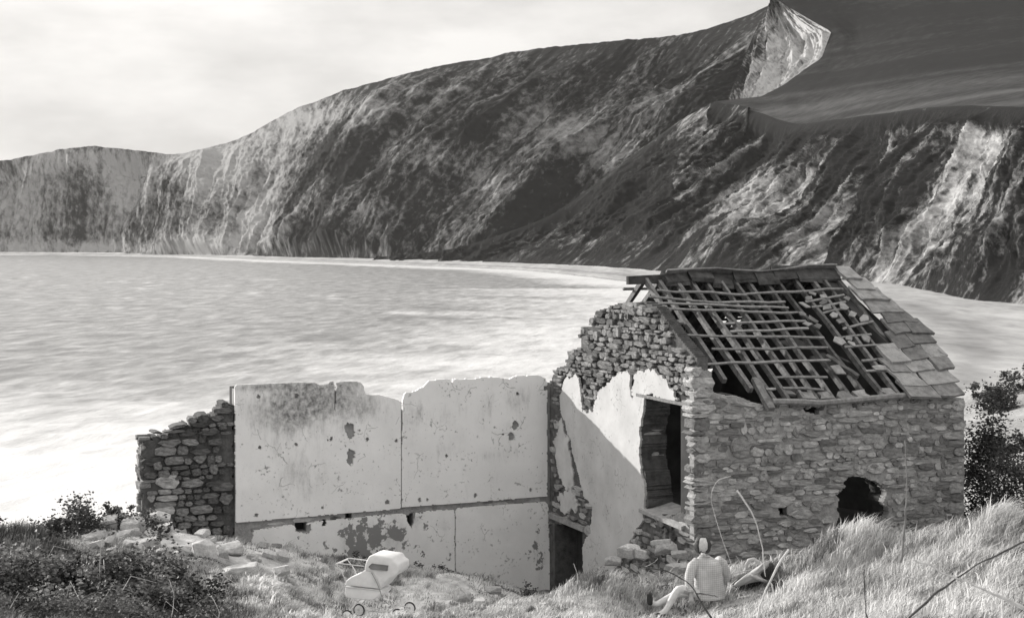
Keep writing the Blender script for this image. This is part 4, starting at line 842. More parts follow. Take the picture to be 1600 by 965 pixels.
for px, Y, w_, h, sd, lb in [(1562, 104, 1.4, 1.7, 21, 'far scrub bush on the slope right of the roof, nearest the house'), (1592, 112, 2.0, 2.2, 22, 'far scrub bush at the right edge above the pale slope'), (1548, 112, 1.2, 1.3, 23, 'small far scrub bush on the beach side of the slope'), (1585, 84, 1.4, 1.2, 24, 'low scrub bush on the pale slope at the right edge')]:
    bush('scrub_bush', lb, on(px, Y, -.3), w_, w_, h, 1500, .13, tone=(.3, 1.1), seed=sd, clumps=20, group='far scrub right of the cottage', nstem=4)
for px, Y, w_, h, n, lb in [(598, 28.0, .3, .26, 500, 'dark weed clump behind the pram'), (672, 28.6, .32, .2, 520, 'dark weeds under the peeling plaster, right of the pram'), (655, 28.5, .14, .3, 240, 'upright weed under the joist hole in the lower wall'), (700, 28.8, .2, .16, 300, 'weeds beside the joint of the lower panels'),
                            (555, 27.6, .32, .3, 520, 'dark weeds left of the pram handle'), (828, 27.0, .24, .26, 420, 'leafy weed at the foot of the panel left of the doorway'), (862, 26.6, .2, .2, 300, 'small weeds before the dark doorway'), (960, 23.6, .5, .16, 800, 'flattened weeds left of the seated person'), (1040, 23.4, .35, .16, 500, 'weeds just behind the seated person'), (1318, 21.35, .42, .16, 900, 'dark weeds added as shade in the hollow under the grassy hummock'), (1475, 20.3, .3, .12, 500, 'dark weeds added as shade in a dip of the right-hand bank'), (1215, 22.3, .2, .2, 300, 'weeds between the bag and the grassy hummock')]:  # clumps in the hollow and the dip are added to shade the bank
    bush('weed', lb, on(px, Y, -.02), w_, w_ * .7, h, n, .024, tone=(.5, 1.6), seed=int(px), clumps=12, group='weeds along the walls', cat='weeds', nstem=4)

# ---- grass
def grass(name, x, y, h, tone, lean, wd, seed, curl=.6):
    rg = np.random.default_rng(seed); n = len(x); z = ground(x, y) - .02
    az = rg.uniform(0, 2 * math.pi, n); ln = rg.uniform(.2, 1.0, n) * curl; dx = np.cos(az) * ln + lean[0]; dy = np.sin(az) * ln * .8 + lean[1]
    b = np.stack([x, y, z], 1); m_ = b + np.stack([dx * h * .28, dy * h * .28, h * .62], 1); e = b + np.stack([dx * h * .95, dy * h * .95, h * rg.uniform(.75, 1.0, n)], 1)
    sx = rg.normal(size=n); sd = np.stack([np.ones(n), sx * .6, 0 * sx], 1); sd /= np.linalg.norm(sd, axis=1, keepdims=True); sd *= (wd * rg.uniform(.6, 1.4, n))[:, None] / 2
    v = np.stack([b - sd, b + sd, m_ + sd * .8, m_ - sd * .8, e], 1).reshape(-1, 3); i = np.arange(n) * 5
    me = fastmesh(name, v, [np.stack([i, i + 1, i + 2, i + 3], 1), np.stack([i + 3, i + 2, i + 4], 1)], True, {'tone': np.repeat(tone, 5)})
    return me
rg = np.random.default_rng(91)
NB = 170000; Y = rg.uniform(13, 29, NB * 2); px = rg.uniform(-40, 1640, NB * 2); X = (px - 800) / F * Y
keep = rg.random(NB * 2) < (Y / 29) ** 1.0
zz = ground(X, Y); py = HZ - F * (zz - ZC) / Y
keep &= (py < 1010)
rel = np.stack([X - FC.x, Y - FC.y], 1); sn_ = rel @ np.array([-NH.x, -NH.y]); su = rel @ np.array([UH.x, UH.y])
keep &= (sn_ > .1) & ~((su > -.05) & (sn_ < DEP + .1))
X, Y, px, py = X[keep], Y[keep], px[keep], py[keep]
clump = fbm(X / .35, Y / .35, 3, 701); patch = fbm(X / 1.2, Y / 1.2, 3, 702)
path_ = np.exp(-((X + 1.2) / 2.6) ** 2 - ((Y - 25.8) / 2.0) ** 2) + np.exp(-((X + 4.8) / 1.4) ** 2 - ((Y - 26.6) / 1.2) ** 2)
k2 = rg.random(len(X)) < np.clip(1.0 - .55 * path_ + .5 * (clump - .5), .15, 1); X, Y, px, py, clump, patch, path_ = [q[k2] for q in (X, Y, px, py, clump, patch, path_)]
right = sstep(900, 1250, px)
h = (.05 + .16 * np.clip(clump - .25, 0, 1) * 1.2 + .10 * right) * rg.uniform(.6, 1.35, len(X)) * (1 - .45 * np.clip(path_, 0, 1))
for hx, hy, rx, ry, hh in HUM: h += .16 * np.exp(-((X - hx) / rx) ** 2 - ((Y - hy) / ry) ** 2) * rg.uniform(.4, 1.2, len(X))
for qx, qy, rad in ((-2.15, 23.3, 1.0), (2.7, 22.0, .75), (2.2, 21.9, .6), (3.5, 22.3, .6), (-5.6, 25.8, 1.2), (-4.4, 24.6, .8)):       # trodden or stony places
    h *= 1 - .7 * np.exp(-((X - qx) ** 2 + (Y - qy) ** 2) / rad ** 2)
dark = (1 - sstep(300, 430, px)) * (1 - sstep(24.5, 26, Y))
tone = np.clip((.56 + .16 * np.clip(path_, 0, 1) + .55 * (patch - .5) + .35 * (clump - .5) + .10 * right) * rg.uniform(.55, 1.45, len(X)), .10, .86) * (1 - .66 * dark) * (.34 + .66 * sstep(.36, .56, fbm(X / .55, Y / .45, 3, 733)))
me = grass('grass', X, Y, h, tone, (.35, -.25), .011, 92)
tag(link('grass', me, M_GRASS), 'dry pale grass on the bank around the ruin', 'grass', kind='stuff')

# long bleached tufts
nt_ = 900; pxt = rg.uniform(330, 1640, nt_ * 3); Yt = rg.uniform(14.5, 27.2, nt_ * 3); Xt = (pxt - 800) / F * Yt
ok = (fbm(Xt / .9, Yt / .9, 3, 711) > .50) & ((HZ - F * (ground(Xt, Yt) - ZC) / Yt) < 1000); rl_ = np.stack([Xt - FC.x, Yt - FC.y], 1); ok &= (rl_ @ np.array([-NH.x, -NH.y]) > .4) & ~((rl_ @ np.array([UH.x, UH.y]) > -.3) & (rl_ @ np.array([-NH.x, -NH.y]) < DEP + .5))
for qx, qy, rad in ((-2.15, 23.3, .9), (2.6, 22.0, .8), (3.5, 22.3, .7)): ok &= ((Xt - qx) ** 2 + (Yt - qy) ** 2) > rad ** 2
Xt, Yt = Xt[ok][:nt_], Yt[ok][:nt_]; k = rg.integers(0, len(Xt), 38000); sz_ = rg.uniform(.6, 1.3, len(Xt)) * (.6 + .5 * sstep(0, 4, Xt)); tt_ = rg.uniform(.35, .9, len(Xt))
gx = Xt[k] + rg.normal(size=len(k)) * .07 * sz_[k]; gy = Yt[k] + rg.normal(size=len(k)) * .07 * sz_[k]
me = grass('grass_tufts', gx, gy, .26 * sz_[k] * rg.uniform(.5, 1.2, len(k)), np.clip(tt_[k] * rg.uniform(.5, 1.2, len(k)), .1, .9), (.5, -.3), .012, 93, curl=.9)
tag(link('grass_tufts', me, M_GRASS), 'long bleached grass tufts on the bank', 'grass', kind='stuff')

# ---- dry stalks in the foreground
def stalk(label, pts, r0, r1, m, head=None, name='dry_stalk'):
    w3 = [P(x, y, Y) for x, y, Y in pts]; b = thing(name, label, 'stalk', w3[0], 'dead stalks and twigs in the foreground')
    # smooth the line and let it taper
    K = len(w3); tq = np.linspace(0, K - 1, 4 * K); cv = catmull(np.array([tuple(p) for p in w3]), tq)
    jit = np.random.default_rng(len(label)).normal(size=cv.shape) * r0 * .25; cv = cv + jit
    vf = tube([tuple(p) for p in cv], list(np.linspace(r0, r1, len(cv)) * .55 * (1 + .25 * np.sin(np.linspace(0, 9, len(cv))))), 6); link('stem', meshf('stem', *vf, smooth=True), m, b)
    if head:
        hp = Vector(cv[-1]); rg = np.random.default_rng(len(label) + 3); pts_ = np.array(hp) + rg.normal(size=(60, 3)) * head
        v, f, tn = leafy(pts_, head * .55, rg, rg.uniform(5, 8, 60)); link('seed_head', fastmesh('seed_head', v, [f], False, {'tone': tn}), M_LEAF, b)
    return b
YS = 11.0
stalk('pale leaning stalk left of the ragged window hole', [(1196, 900, YS), (1190, 850, YS), (1177, 805, YS), (1152, 766, YS)], .005, .009, M_PALESTALK)
stalk('pale hooked stalk crossing the cottage corner', [(1150, 900, 12), (1128, 840, 12), (1113, 790, 12), (1112, 768, 12), (1122, 750, 12), (1142, 743, 12)], .003, .0045, M_PALESTALK)
stalk('tall faint upright stalk right of the ragged window hole', [(1408, 880, 9), (1414, 810, 9), (1417, 750, 9), (1414, 690, 9)], .012, .005, M_BATTEN)
stalk('dark twig curving down right of the seated person', [(1000, 884, 13), (1045, 893, 13), (1080, 915, 13), (1095, 940, 13), (1125, 985, 13)], .008, .015, M_DARKSTALK, name='dark_twig')
stalk('short dark side twig across the checked jacket', [(1088, 926, 13), (1105, 928, 13), (1122, 932, 13)], .011, .005, M_DARKSTALK, name='dark_twig')
stalk('pale forked stalk right of the bag', [(1182, 985, 11), (1188, 945, 11), (1204, 905, 11), (1232, 858, 11)], .014, .012, M_PALESTALK)
stalk('lower pale fork right of the bag', [(1222, 985, 11), (1215, 945, 11), (1203, 908, 11)], .009, .008, M_PALESTALK)
stalk('upright dark twig in front of the grassy hummock', [(1358, 985, 10), (1352, 945, 10), (1350, 888, 10)], .010, .006, M_DARKSTALK, name='dark_twig')
stalk('thick pale stalk slanting to the lower right corner', [(1620, 958, 9), (1560, 930, 9), (1500, 905, 9), (1425, 872, 9)], .020, .008, M_PALESTALK)
stalk('thin pale stalk lying across the right foreground', [(1485, 906, 10), (1440, 905, 10), (1392, 898, 10)], .009, .004, M_PALESTALK)
stalk('long dark twig rising to the right edge', [(1420, 965, 9), (1465, 925, 9), (1520, 886, 9), (1560, 865, 9), (1620, 838, 9)], .012, .009, M_DARKSTALK, name='dark_twig')
stalk('short pale upright stalk in the right corner', [(1568, 985, 10), (1566, 925, 10), (1558, 880, 10)], .012, .008, M_PALESTALK)
stalk('pale bent stem above the left brambles', [(155, 900, 20), (157, 850, 20), (152, 826, 20), (135, 838, 20), (120, 858, 20)], .010, .005, M_PALESTALK)
stalk('pale stem inside the lower left thicket', [(268, 965, 19.5), (272, 930, 19.5), (264, 905, 19.5)], .010, .006, M_PALESTALK)
stalk('curved pale stem at the right end of the thicket', [(340, 985, 19), (342, 955, 19), (330, 930, 19)], .011, .006, M_PALESTALK)
stalk('slanting pale stem low in the left thicket', [(15, 950, 18), (30, 925, 18)], .008, .005, M_PALESTALK)
stalk('thin pale stem left of the dark doorway', [(903, 912, 22.6), (902, 895, 22.6), (896, 880, 22.6)], .012, .006, M_PALESTALK)
for k, (x0, y0, x1, y1) in enumerate([(1210, 905, 1165, 862), (1150, 895, 1172, 875), (1158, 890, 1150, 868), (1008, 885, 1028, 872), (1046, 892, 1060, 872), (1225, 880, 1238, 855)]):
    stalk(['bleached stem leaning over the bag', 'small bleached stem beside the bag', 'short bleached stem between person and bag', 'bleached stem left of the seated person', 'bleached stem near the person\'s shoulder', 'bleached stem behind the forked stalk'][k], [(x0, y0, 23.1), ((x0 + x1) / 2 + 3, (y0 + y1) / 2, 23.1), (x1, y1, 23.1)], .007, .005, M_PALESTALK)

# ================================================================ fallen stones
def boulder(seed, n=9):
    r = np.random.default_rng(seed); import itertools
    # cut a box by a few random planes: flat faces and sharp arrises
    import bmesh
    bm = bmesh.new(); bmesh.ops.create_cube(bm, size=1.0)
    for k in range(n):
        d = Vector(r.normal(size=3)); d.normalize(); off = r.uniform(.40, .56)
        res = bmesh.ops.bisect_plane(bm, geom=bm.verts[:] + bm.edges[:] + bm.faces[:], plane_co=d * off, plane_no=d, clear_outer=True)
        ed = [e for e in res['geom_cut'] if isinstance(e, bmesh.types.BMEdge)]
        if ed: bmesh.ops.contextual_create(bm, geom=ed)
    bmesh.ops.bevel(bm, geom=bm.edges[:], offset=.035, segments=1, affect='EDGES')
    bmesh.ops.recalc_face_normals(bm, faces=bm.faces[:])
    me = bpy.data.meshes.new('fallen_stone'); bm.to_mesh(me); bm.free(); me.materials.append(M_RUBBLE); return me
BOULD = [boulder(k) for k in range(10)]
def fallen(px, py, Y, w_, h, d=None, rz=None, label=None, k=None):
    o = link('fallen_stone', BOULD[random.randrange(10) if k is None else k], None, None, P(px, py, Y)); o.scale = (w_, d or w_ * .8, h)
    o.rotation_euler = (random.uniform(-.2, .2), random.uniform(-.25, .25), random.uniform(-.6, .6) if rz is None else rz)
    tag(o, label or 'small fallen rubble stone on the bank below the broken wall', 'stone', 'rubble stones fallen from the wall'); return o
for a in [(206, 826, 26.4, .42, .34, .4, .4, 'pointed pale stone standing under the broken wall end'), (247, 828, 26.3, .5, .14, .35, .2, 'flat pale stone at the foot of the broken wall'), (170, 817, 26.6, .3, .26, .3, .1, 'square grey stone beside the bramble bush'),
          (188, 852, 25.6, .72, .16, .4, .0, 'long pale flat stone above the left thicket'), (232, 853, 25.4, .34, .26, .3, .5, 'bright pale block right of the long flat stone'), (320, 862, 25.2, .36, .40, .34, .3, 'dark upright block in the middle of the rubble'),
          (302, 885, 24.8, .40, .24, .36, -.3, 'bright pale stone below the upright block'), (372, 895, 24.6, .62, .30, .5, .1, 'broad grey block set in the grass slope'), (425, 922, 24.2, .46, .30, .4, -.5, 'tilted grey stone low on the grass slope'),
          (414, 936, 24.0, .30, .22, .3, .2, 'rounded pale stone at the bottom of the slope'), (216, 876, 25.0, .18, .30, .2, .1, 'narrow pale upright stone above the thicket'), (360, 858, 25.8, .46, .22, .4, -.2, 'low grey stone right of the upright block'),
          (185, 806, 27.0, .40, .10, .3, .1, 'thin pale slab on top of the left rubble'), (150, 845, 25.8, .4, .3, .4, .4, 'grey stone half hidden in the brambles'), (196, 838, 26.2, .5, .22, .4, .1, 'wide grey stone under the pointed stone'),
          (250, 806, 27.2, .36, .16, .3, .2, 'pale stone leaning on the torn wall end'), (440, 892, 24.9, .24, .16, .2, .4, 'small grey stone in the grass shadows'), (284, 864, 25.2, .3, .2, .25, .1, 'small pale stone left of the upright block'),
          (724, 930, 24.2, .24, .20, .22, .3, 'larger grey stone on the pale ground before the wall'), (770, 922, 24.6, .26, .12, .2, .1, 'flat grey stone on the pale ground before the wall'), (750, 942, 23.8, .16, .12, .15, .2, 'small dark stone nearest the grass bank')]:
    fallen(a[0], a[1], a[2], a[3], a[4], a[5], a[6], a[7])
rr = random.Random(17)
for k in range(46):
    px = rr.uniform(150, 470); Y = rr.uniform(24.4, 27.2); x = (px - 800) / F * Y; sc_ = rr.uniform(.07, .2)
    o = link('fallen_stone', BOULD[k % 10], None, None, (x, Y, gz(x, Y) + sc_ * .2)); o.scale = (sc_ * 1.3, sc_, sc_ * .8); o.rotation_euler = (rr.uniform(-.4, .4), rr.uniform(-.4, .4), rr.uniform(0, 6))
    tag(o, 'small fallen rubble stone on the bank below the broken wall', 'stone', 'rubble stones fallen from the wall')
for k in range(10):
    px = rr.uniform(950, 1080); py_ = rr.uniform(845, 890); o = fallen(px, py_, 25.6 - (py_ - 845) * .02, rr.uniform(.18, .34), rr.uniform(.10, .2), label='fallen stone heaped below the window opening of the gable')

# ================================================================ pram
PY = 24.0
M_PRAM = mat('white_coachwork', .70, .80, 4, .35, spec=.5); M_PRAMCLOTH = mat('white_hood_cloth', .66, .78, 8, .8); M_CHROME = mat('dull_metal', .45, .6, 10, .35, spec=.8); M_TYRE = mat('dark_tyre', .03, .05, 10, .8); M_SHADE = mat('grey_lining', .22, .3, 8, .8)
pram = thing('pram', 'white coach-built pram with raised hood on the grass before the wall', 'pram', P(585, 966, PY))
def pp(px, py, dy=0.0): q = P(px, py, PY); q.y += dy; q.x += dy * .35; return q
def extr(prof, y0, y1, inset=0.0):
    cx_ = sum(p[0] for p in prof) / len(prof); cy_ = sum(p[1] for p in prof) / len(prof); v = []; n = len(prof)
    rings = [(y0, 1 - inset), (y0 + .035, 1.0), (y1 - .035, 1.0), (y1, 1 - inset)]
    for y, k in rings: v += [pp(cx_ + (a - cx_) * k, cy_ + (b - cy_) * k, y) for a, b in prof]
    f = [tuple(range(n)), tuple(reversed(range(3 * n, 4 * n)))]
    for j in range(3): f += [(j * n + i, (j + 1) * n + i, (j + 1) * n + (i + 1) % n, j * n + (i + 1) % n) for i in range(n)]
    return v, f
body = link('body', meshf('body', *extr([(547, 911), (603, 917), (605, 922), (600, 928), (589, 933), (560, 931), (548, 928)], -.20, .20, .05)), M_PRAM, pram)
link('trim', meshf('trim', *tube([pp(547, 911.5, -.205), pp(575, 914, -.21), pp(603, 917.5, -.205)], .008, 5)), M_CHROME, body)
link('apron', meshf('apron', *extr([(547, 910), (549, 902), (556, 897), (568, 892), (578, 886), (592, 888), (600, 900), (603, 916)], -.195, .195, .05)), M_PRAMCLOTH, pram)
hood = link('hood', meshf('hood', *extr([(577, 886), (580, 873), (585, 864), (592, 862), (622, 866), (626, 873), (632, 877), (632, 887), (628, 893), (614, 901), (603, 915), (598, 903), (590, 889)], -.205, .205, .05)), M_PRAMCLOTH, pram)
link('window_flap', meshf('window_flap', *extr([(586, 880), (591, 875), (616, 878), (615, 886), (590, 884)], -.212, -.20, .04)), M_SHADE, hood)
link('strap', meshf('strap', *tube([pp(590, 889, -.215), pp(597, 902, -.215), pp(603, 916, -.215), pp(606, 930, -.2), pp(614, 940, -.15)], .006, 5)), M_SHADE, hood)
for dy in (-.19, .19):
    link('handle_arm', meshf('handle_arm', *tube([pp(549, 904, dy), pp(544, 891, dy), pp(535, 879, dy), pp(534, 876, dy), pp(539, 875.5, dy), pp(560, 878, dy), pp(578, 880, dy)], .010, 6)), M_CHROME, pram)
    link('chassis_rail', meshf('chassis_rail', *tube([pp(550, 956, dy), pp(568, 934, dy), pp(573, 931, dy)], .010, 6)), M_CHROME, pram)
    link('chassis_rail', meshf('chassis_rail', *tube([pp(562, 931, dy), pp(580, 943, dy), pp(632, 953, dy)], .009, 6)), M_CHROME, pram)
    link('chassis_rail', meshf('chassis_rail', *tube([pp(550, 957, dy), pp(590, 960, dy), pp(632, 954, dy)], .009, 6)), M_CHROME, pram)
link('handle_grip', meshf('handle_grip', *tube([pp(534, 876.5, -.19), pp(534, 876.5, .19)], .014, 7)), M_PRAM, pram)
for o_ in pram.children:
    if o_.name.split('.')[0] in ('body', 'apron', 'hood'):
        bv = o_.modifiers.new('Bevel', 'BEVEL'); bv.width = .022; bv.segments = 3; bv.limit_method = 'ANGLE'; o_.data.polygons.foreach_set('use_smooth', [True] * len(o_.data.polygons))
def wheel(px, py, dy):
    c = pp(px, py, dy); ax = Vector((.35, 1, 0)).normalized(); e1 = Vector((ax.y, -ax.x, 0)); e2 = Vector((0, 0, 1)); R0 = .095
    ring = [c + (e1 * math.cos(q) + e2 * math.sin(q)) * (R0 - .01) for q in np.linspace(0, 2 * math.pi, 21)[:-1]]
    v, f = tube(ring + [ring[0]], .013, 6, False); wl_ = link('wheel', meshf('tyre', v, f, True), M_TYRE, pram)
    v = []; n = 20
    for rr_, o in ((.012, .02), (.012, .028), (.03, .024), (.08, .008), (.086, 0)): v += [c - ax * o + (e1 * math.cos(2 * math.pi * k / n) + e2 * math.sin(2 * math.pi * k / n)) * rr_ for k in range(n)]
    f = [tuple(range(n))] + [(j * n + k, j * n + (k + 1) % n, (j + 1) * n + (k + 1) % n, (j + 1) * n + k) for j in range(4) for k in range(n)]
    v2 = [p + ax * (2 * (c - p).dot(-ax) * -1) for p in v]
    link('rim', meshf('rim', v, f, True), M_PRAM, wl_)
for a in ((552, 957, -.2), (630, 955, -.2), (552, 957, .2), (632, 954, .2)): wheel(*a)

# ================================================================ seated person
PYD = 22.7
def hp(px, py, dy=0.0): q = P(px, py, PYD); q.y += dy; return q
def skin(name, verts, edges, rad, root=0, sub=1):
    me = bpy.data.meshes.new(name); me.from_pydata([tuple(v) for v in verts], edges, []); ob = bpy.data.objects.new(name, me); C.objects.link(ob)
    md = ob.modifiers.new('Skin', 'SKIN'); md.use_smooth_shade = True; md.branch_smoothing = .4
    for i, r in enumerate(rad): d_ = me.skin_vertices[0].data[i]; d_.radius = r if hasattr(r, '__len__') else (r, r); d_.use_root = (i == root)
    s2 = ob.modifiers.new('Sub', 'SUBSURF'); s2.levels = sub; s2.render_levels = sub
    dg = bpy.context.evaluated_depsgraph_get(); m2 = bpy.data.meshes.new_from_object(ob.evaluated_get(dg)); bpy.data.objects.remove(ob); bpy.data.meshes.remove(me); m2.name = name
    m2.polygons.foreach_set('use_smooth', [True] * len(m2.polygons)); return m2
M_SKIN = mat('skin', .32, .38, 20, .6); M_TROU = mat('pale_trousers', .52, .66, 12, .9); M_HAIR = mat('dark_hair', .03, .07, 60, .6); M_SHOE = mat('dark_shoe', .03, .05, 20, .5); M_SCARF = mat('pale_scarf', .5, .65, 20, .9)
M_JACK = mat('checked_tweed', .44, .62, 7, .95, bump=.9, bscale=9); nt = M_JACK.node_tree; N = nt.nodes; L = nt.links; b = N['Principled BSDF']; src = b.inputs['Base Color'].links[0].from_socket
tc = [n for n in N if n.type == 'TEX_COORD'][0]; sp = N.new('ShaderNodeSeparateXYZ'); L.new(tc.outputs['Object'], sp.inputs[0]); ls = []
for ax in (0, 2):
    mu = N.new('ShaderNodeMath'); mu.operation = 'MULTIPLY'; mu.inputs[1].default_value = 34; L.new(sp.outputs[ax], mu.inputs[0]); fr = N.new('ShaderNodeMath'); fr.operation = 'FRACT'; L.new(mu.outputs[0], fr.inputs[0])
    gt = N.new('ShaderNodeMath'); gt.operation = 'GREATER_THAN'; gt.inputs[1].default_value = .74; L.new(fr.outputs[0], gt.inputs[0]); ls.append(gt)
mx = N.new('ShaderNodeMath'); mx.operation = 'ADD'; L.new(ls[0].outputs[0], mx.inputs[0]); L.new(ls[1].outputs[0], mx.inputs[1])
m2 = N.new('ShaderNodeMath'); m2.operation = 'MULTIPLY_ADD'; m2.inputs[1].default_value = -.20; m2.inputs[2].default_value = 1; L.new(mx.outputs[0], m2.inputs[0])
m3 = N.new('ShaderNodeMath'); m3.operation = 'MULTIPLY'; L.new(src, m3.inputs[0]); L.new(m2.outputs[0], m3.inputs[1]); L.new(m3.outputs[0], b.inputs['Base Color'])
BV = [hp(1108, 922), hp(1107, 903), hp(1105, 884), hp(1100, 870), hp(1098, 863), hp(1097, 855), hp(1097, 847), hp(1097, 841),                       # 0-7 trunk, neck, head
      hp(1085, 878, -.06), hp(1076, 903, -.12), hp(1077, 922, -.20), hp(1077, 929, -.24),                                                             # 8-11 left arm
      hp(1126, 879, .10), hp(1137, 903, .14), hp(1130, 920, .26), hp(1126, 927, .30),                                                                # 12-15 right arm
      hp(1099, 927, -.06), hp(1058, 914, -.16), hp(1038, 946, -.26), hp(1030, 951, -.28), hp(1025, 951, -.28),                                       # 16-20 left leg, knee up
      hp(1104, 926, .12), hp(1062, 928, .10), hp(1024, 944, -.02), hp(1016, 938, -.04), hp(1015, 926, -.05)]                                         # 21-25 right leg, stretched, toes up
BE = [(0, 1), (1, 2), (2, 3), (3, 4), (4, 5), (5, 6), (6, 7), (2, 8), (8, 9), (9, 10), (10, 11), (2, 12), (12, 13), (13, 14), (14, 15), (0, 16), (16, 17), (17, 18), (18, 19), (19, 20), (0, 21), (21, 22), (22, 23), (23, 24), (24, 25)]
BR = [(.15, .12), (.145, .11), (.16, .11), .055, .055, (.085, .10), (.088, .105), (.06, .07), .062, .048, .034, .036, .062, .048, .034, .036, .09, .068, .045, .045, .03, .09, .068, .046, .048, .034]
for base_i, c in ((11, hp(1077, 932, -.27)), (15, hp(1124, 930, .33))):                                                        # five fingers each, unequal and bent
    o = BV[base_i]
    for k, (dx, ln_) in enumerate(((-.035, .045), (-.02, .075), (0, .082), (.018, .076), (.034, .06))):
        a_ = o + Vector((dx, -.01, -.02)); i = len(BV); BV += [a_ + Vector((dx * .3, -.01, -ln_ * .5)), a_ + Vector((dx * .35, .015, -ln_))]; BE += [(base_i, i), (i, i + 1)]; BR += [.010, .008]
bm_ = skin('person', BV, BE, BR)
person = link('person', bm_, None, None); bm_.materials.append(M_TROU); bm_.materials.append(M_SKIN)
zsk = hp(0, 868).z
for p in bm_.polygons:
    c = p.center; px_, py_ = 800 + F * c.x / c.y, HZ - F * (c.z - ZC) / c.y
    p.material_index = 1 if (c.z > zsk or (py_ > 921 and 1068 < px_ < 1086 and c.y < PYD - .17) or (c.y > PYD + .25)) else 0
tag(person, 'person in a checked jacket sitting on the bank with back turned', 'person')
def garment(cs_, n=22, seed=2, wr=.012):
    """rings (centre, half width, half depth) lofted into a soft garment with creases"""
    c = np.array([tuple(q[0]) + (q[1], q[2]) for q in cs_]); tq = np.linspace(0, len(c) - 1, 4 * len(c)); P3 = catmull(c[:, :3], tq); R2 = np.c_[np.interp(tq, np.arange(len(c)), c[:, 3]), np.interp(tq, np.arange(len(c)), c[:, 4])]
    v = []; f = []; m_ = len(tq); th = np.linspace(0, 2 * math.pi, n, endpoint=False)
    for i in range(m_):
        w1 = 1 + wr * 8 * (fbm(np.cos(th) * 2 + 5, np.sin(th) * 2 + i * .45, 3, seed) - .5)
        for k in range(n): v.append(Vector(P3[i]) + Vector((math.cos(th[k]) * R2[i, 0] * w1[k], math.sin(th[k]) * R2[i, 1] * w1[k] + .18 * math.cos(th[k]) * R2[i, 0], 0)))
    for i in range(m_ - 1): f += [(i * n + k, i * n + (k + 1) % n, (i + 1) * n + (k + 1) % n, (i + 1) * n + k) for k in range(n)]
    f += [tuple(reversed(range(n))), tuple(range((m_ - 1) * n, m_ * n))]; return v, f
def sleeve(pts, rad): 
    c = np.array([tuple(p) for p in pts]); tq = np.linspace(0, len(c) - 1, 14); P3 = catmull(c, tq); rr_ = np.interp(tq, np.arange(len(c)), rad) * (1 + .07 * np.sin(np.arange(14) * 2.1)); return tube([tuple(p) for p in P3], list(rr_), 10)
jk = merge(garment([(hp(1110, 934), .225, .165), (hp(1109, 920), .222, .165), (hp(1107, 904), .212, .155), (hp(1106, 889), .218, .15), (hp(1105, 879), .205, .135), (hp(1102, 872), .13, .10), (hp(1100, 868), .07, .07)]),
           sleeve([hp(1090, 876, -.03), hp(1081, 884, -.08), hp(1075, 903, -.13), hp(1077, 920, -.20)], [.075, .085, .066, .05]), sleeve([hp(1121, 876, .05), hp(1130, 884, .09), hp(1137, 903, .14), hp(1131, 918, .25)], [.075, .085, .066, .05]))
link('jacket', meshf('jacket', *jk, smooth=True), M_JACK, person)
link('collar', meshf('collar', *tube([hp(1101 + 7.5 * math.cos(q), 869 + 2 * math.sin(q), .075 * math.sin(q)) for q in np.linspace(0, 2 * math.pi, 13)], .018, 6, False)), M_JACK, person)
def cap(name, c, r, z0, z1, m, a0=0, a1=2 * math.pi, nz=6, na_=14, bump=.006):
    v = []; f = []; rg = np.random.default_rng(4)
    for i in range(nz + 1):
        ph = z0 + (z1 - z0) * i / nz
        for k in range(na_ + 1):
            q = a0 + (a1 - a0) * k / na_; d_ = Vector((math.cos(ph) * math.cos(q), math.cos(ph) * math.sin(q), math.sin(ph)))
            v.append(c + Vector((d_.x * r[0], d_.y * r[1], d_.z * r[2])) * (1 + rg.normal() * bump * 6))
    for i in range(nz):
        for k in range(na_): f.append((i * (na_ + 1) + k, i * (na_ + 1) + k + 1, (i + 1) * (na_ + 1) + k + 1, (i + 1) * (na_ + 1) + k))
    o = link(name, meshf(name, v, f, True), m, person); return o
hc = hp(1097.5, 851)
cap('hair', hc, (.122, .124, .134), -1.0, 1.57, M_HAIR, nz=10, na_=24, bump=.009)
cap('headscarf', hc + Vector((0, -.006, .010)), (.114, .133, .130), -1.0, 1.0, M_SCARF, R_(236), R_(304), nz=9, na_=14, bump=.004)
link('scarf_knot', meshf('scarf_knot', *tube([hc + Vector((-.03, -.10, -.105)), hc + Vector((0, -.118, -.11)), hc + Vector((.035, -.10, -.125))], [.012, .024, .014], 7), smooth=True), M_SCARF, person)
for k in (-1, 1): link('ear', meshf('ear', *tube([hc + Vector((k * .105, .01, -.02)), hc + Vector((k * .118, .02, 0)), hc + Vector((k * .108, .01, .03))], .012, 5), smooth=True), M_SKIN, person)
cap('face', hc + Vector((-.012, .012, -.02)), (.098, .112, .115), -1.0, .7, M_SKIN, R_(70), R_(160), bump=.001)
link('nose', meshf('nose', *tube([hc + Vector((-.05, .11, .0)), hc + Vector((-.058, .135, -.025)), hc + Vector((-.05, .12, -.04))], [.008, .014, .01], 6), smooth=True), M_SKIN, person)
def shoe(a, b, r): return skin('shoe', [a, a.lerp(b, .5), b], [(0, 1), (1, 2)], [(r * .9, r * .9), (r * .95, r * .8), (r * .75, r * .5)])
link('shoe', shoe(hp(1016, 944, -.04), hp(1014, 922, -.06), .055), M_SHOE, person)
link('shoe', shoe(hp(1038, 950, -.26), hp(1021, 953, -.29), .052), M_SHOE, person)

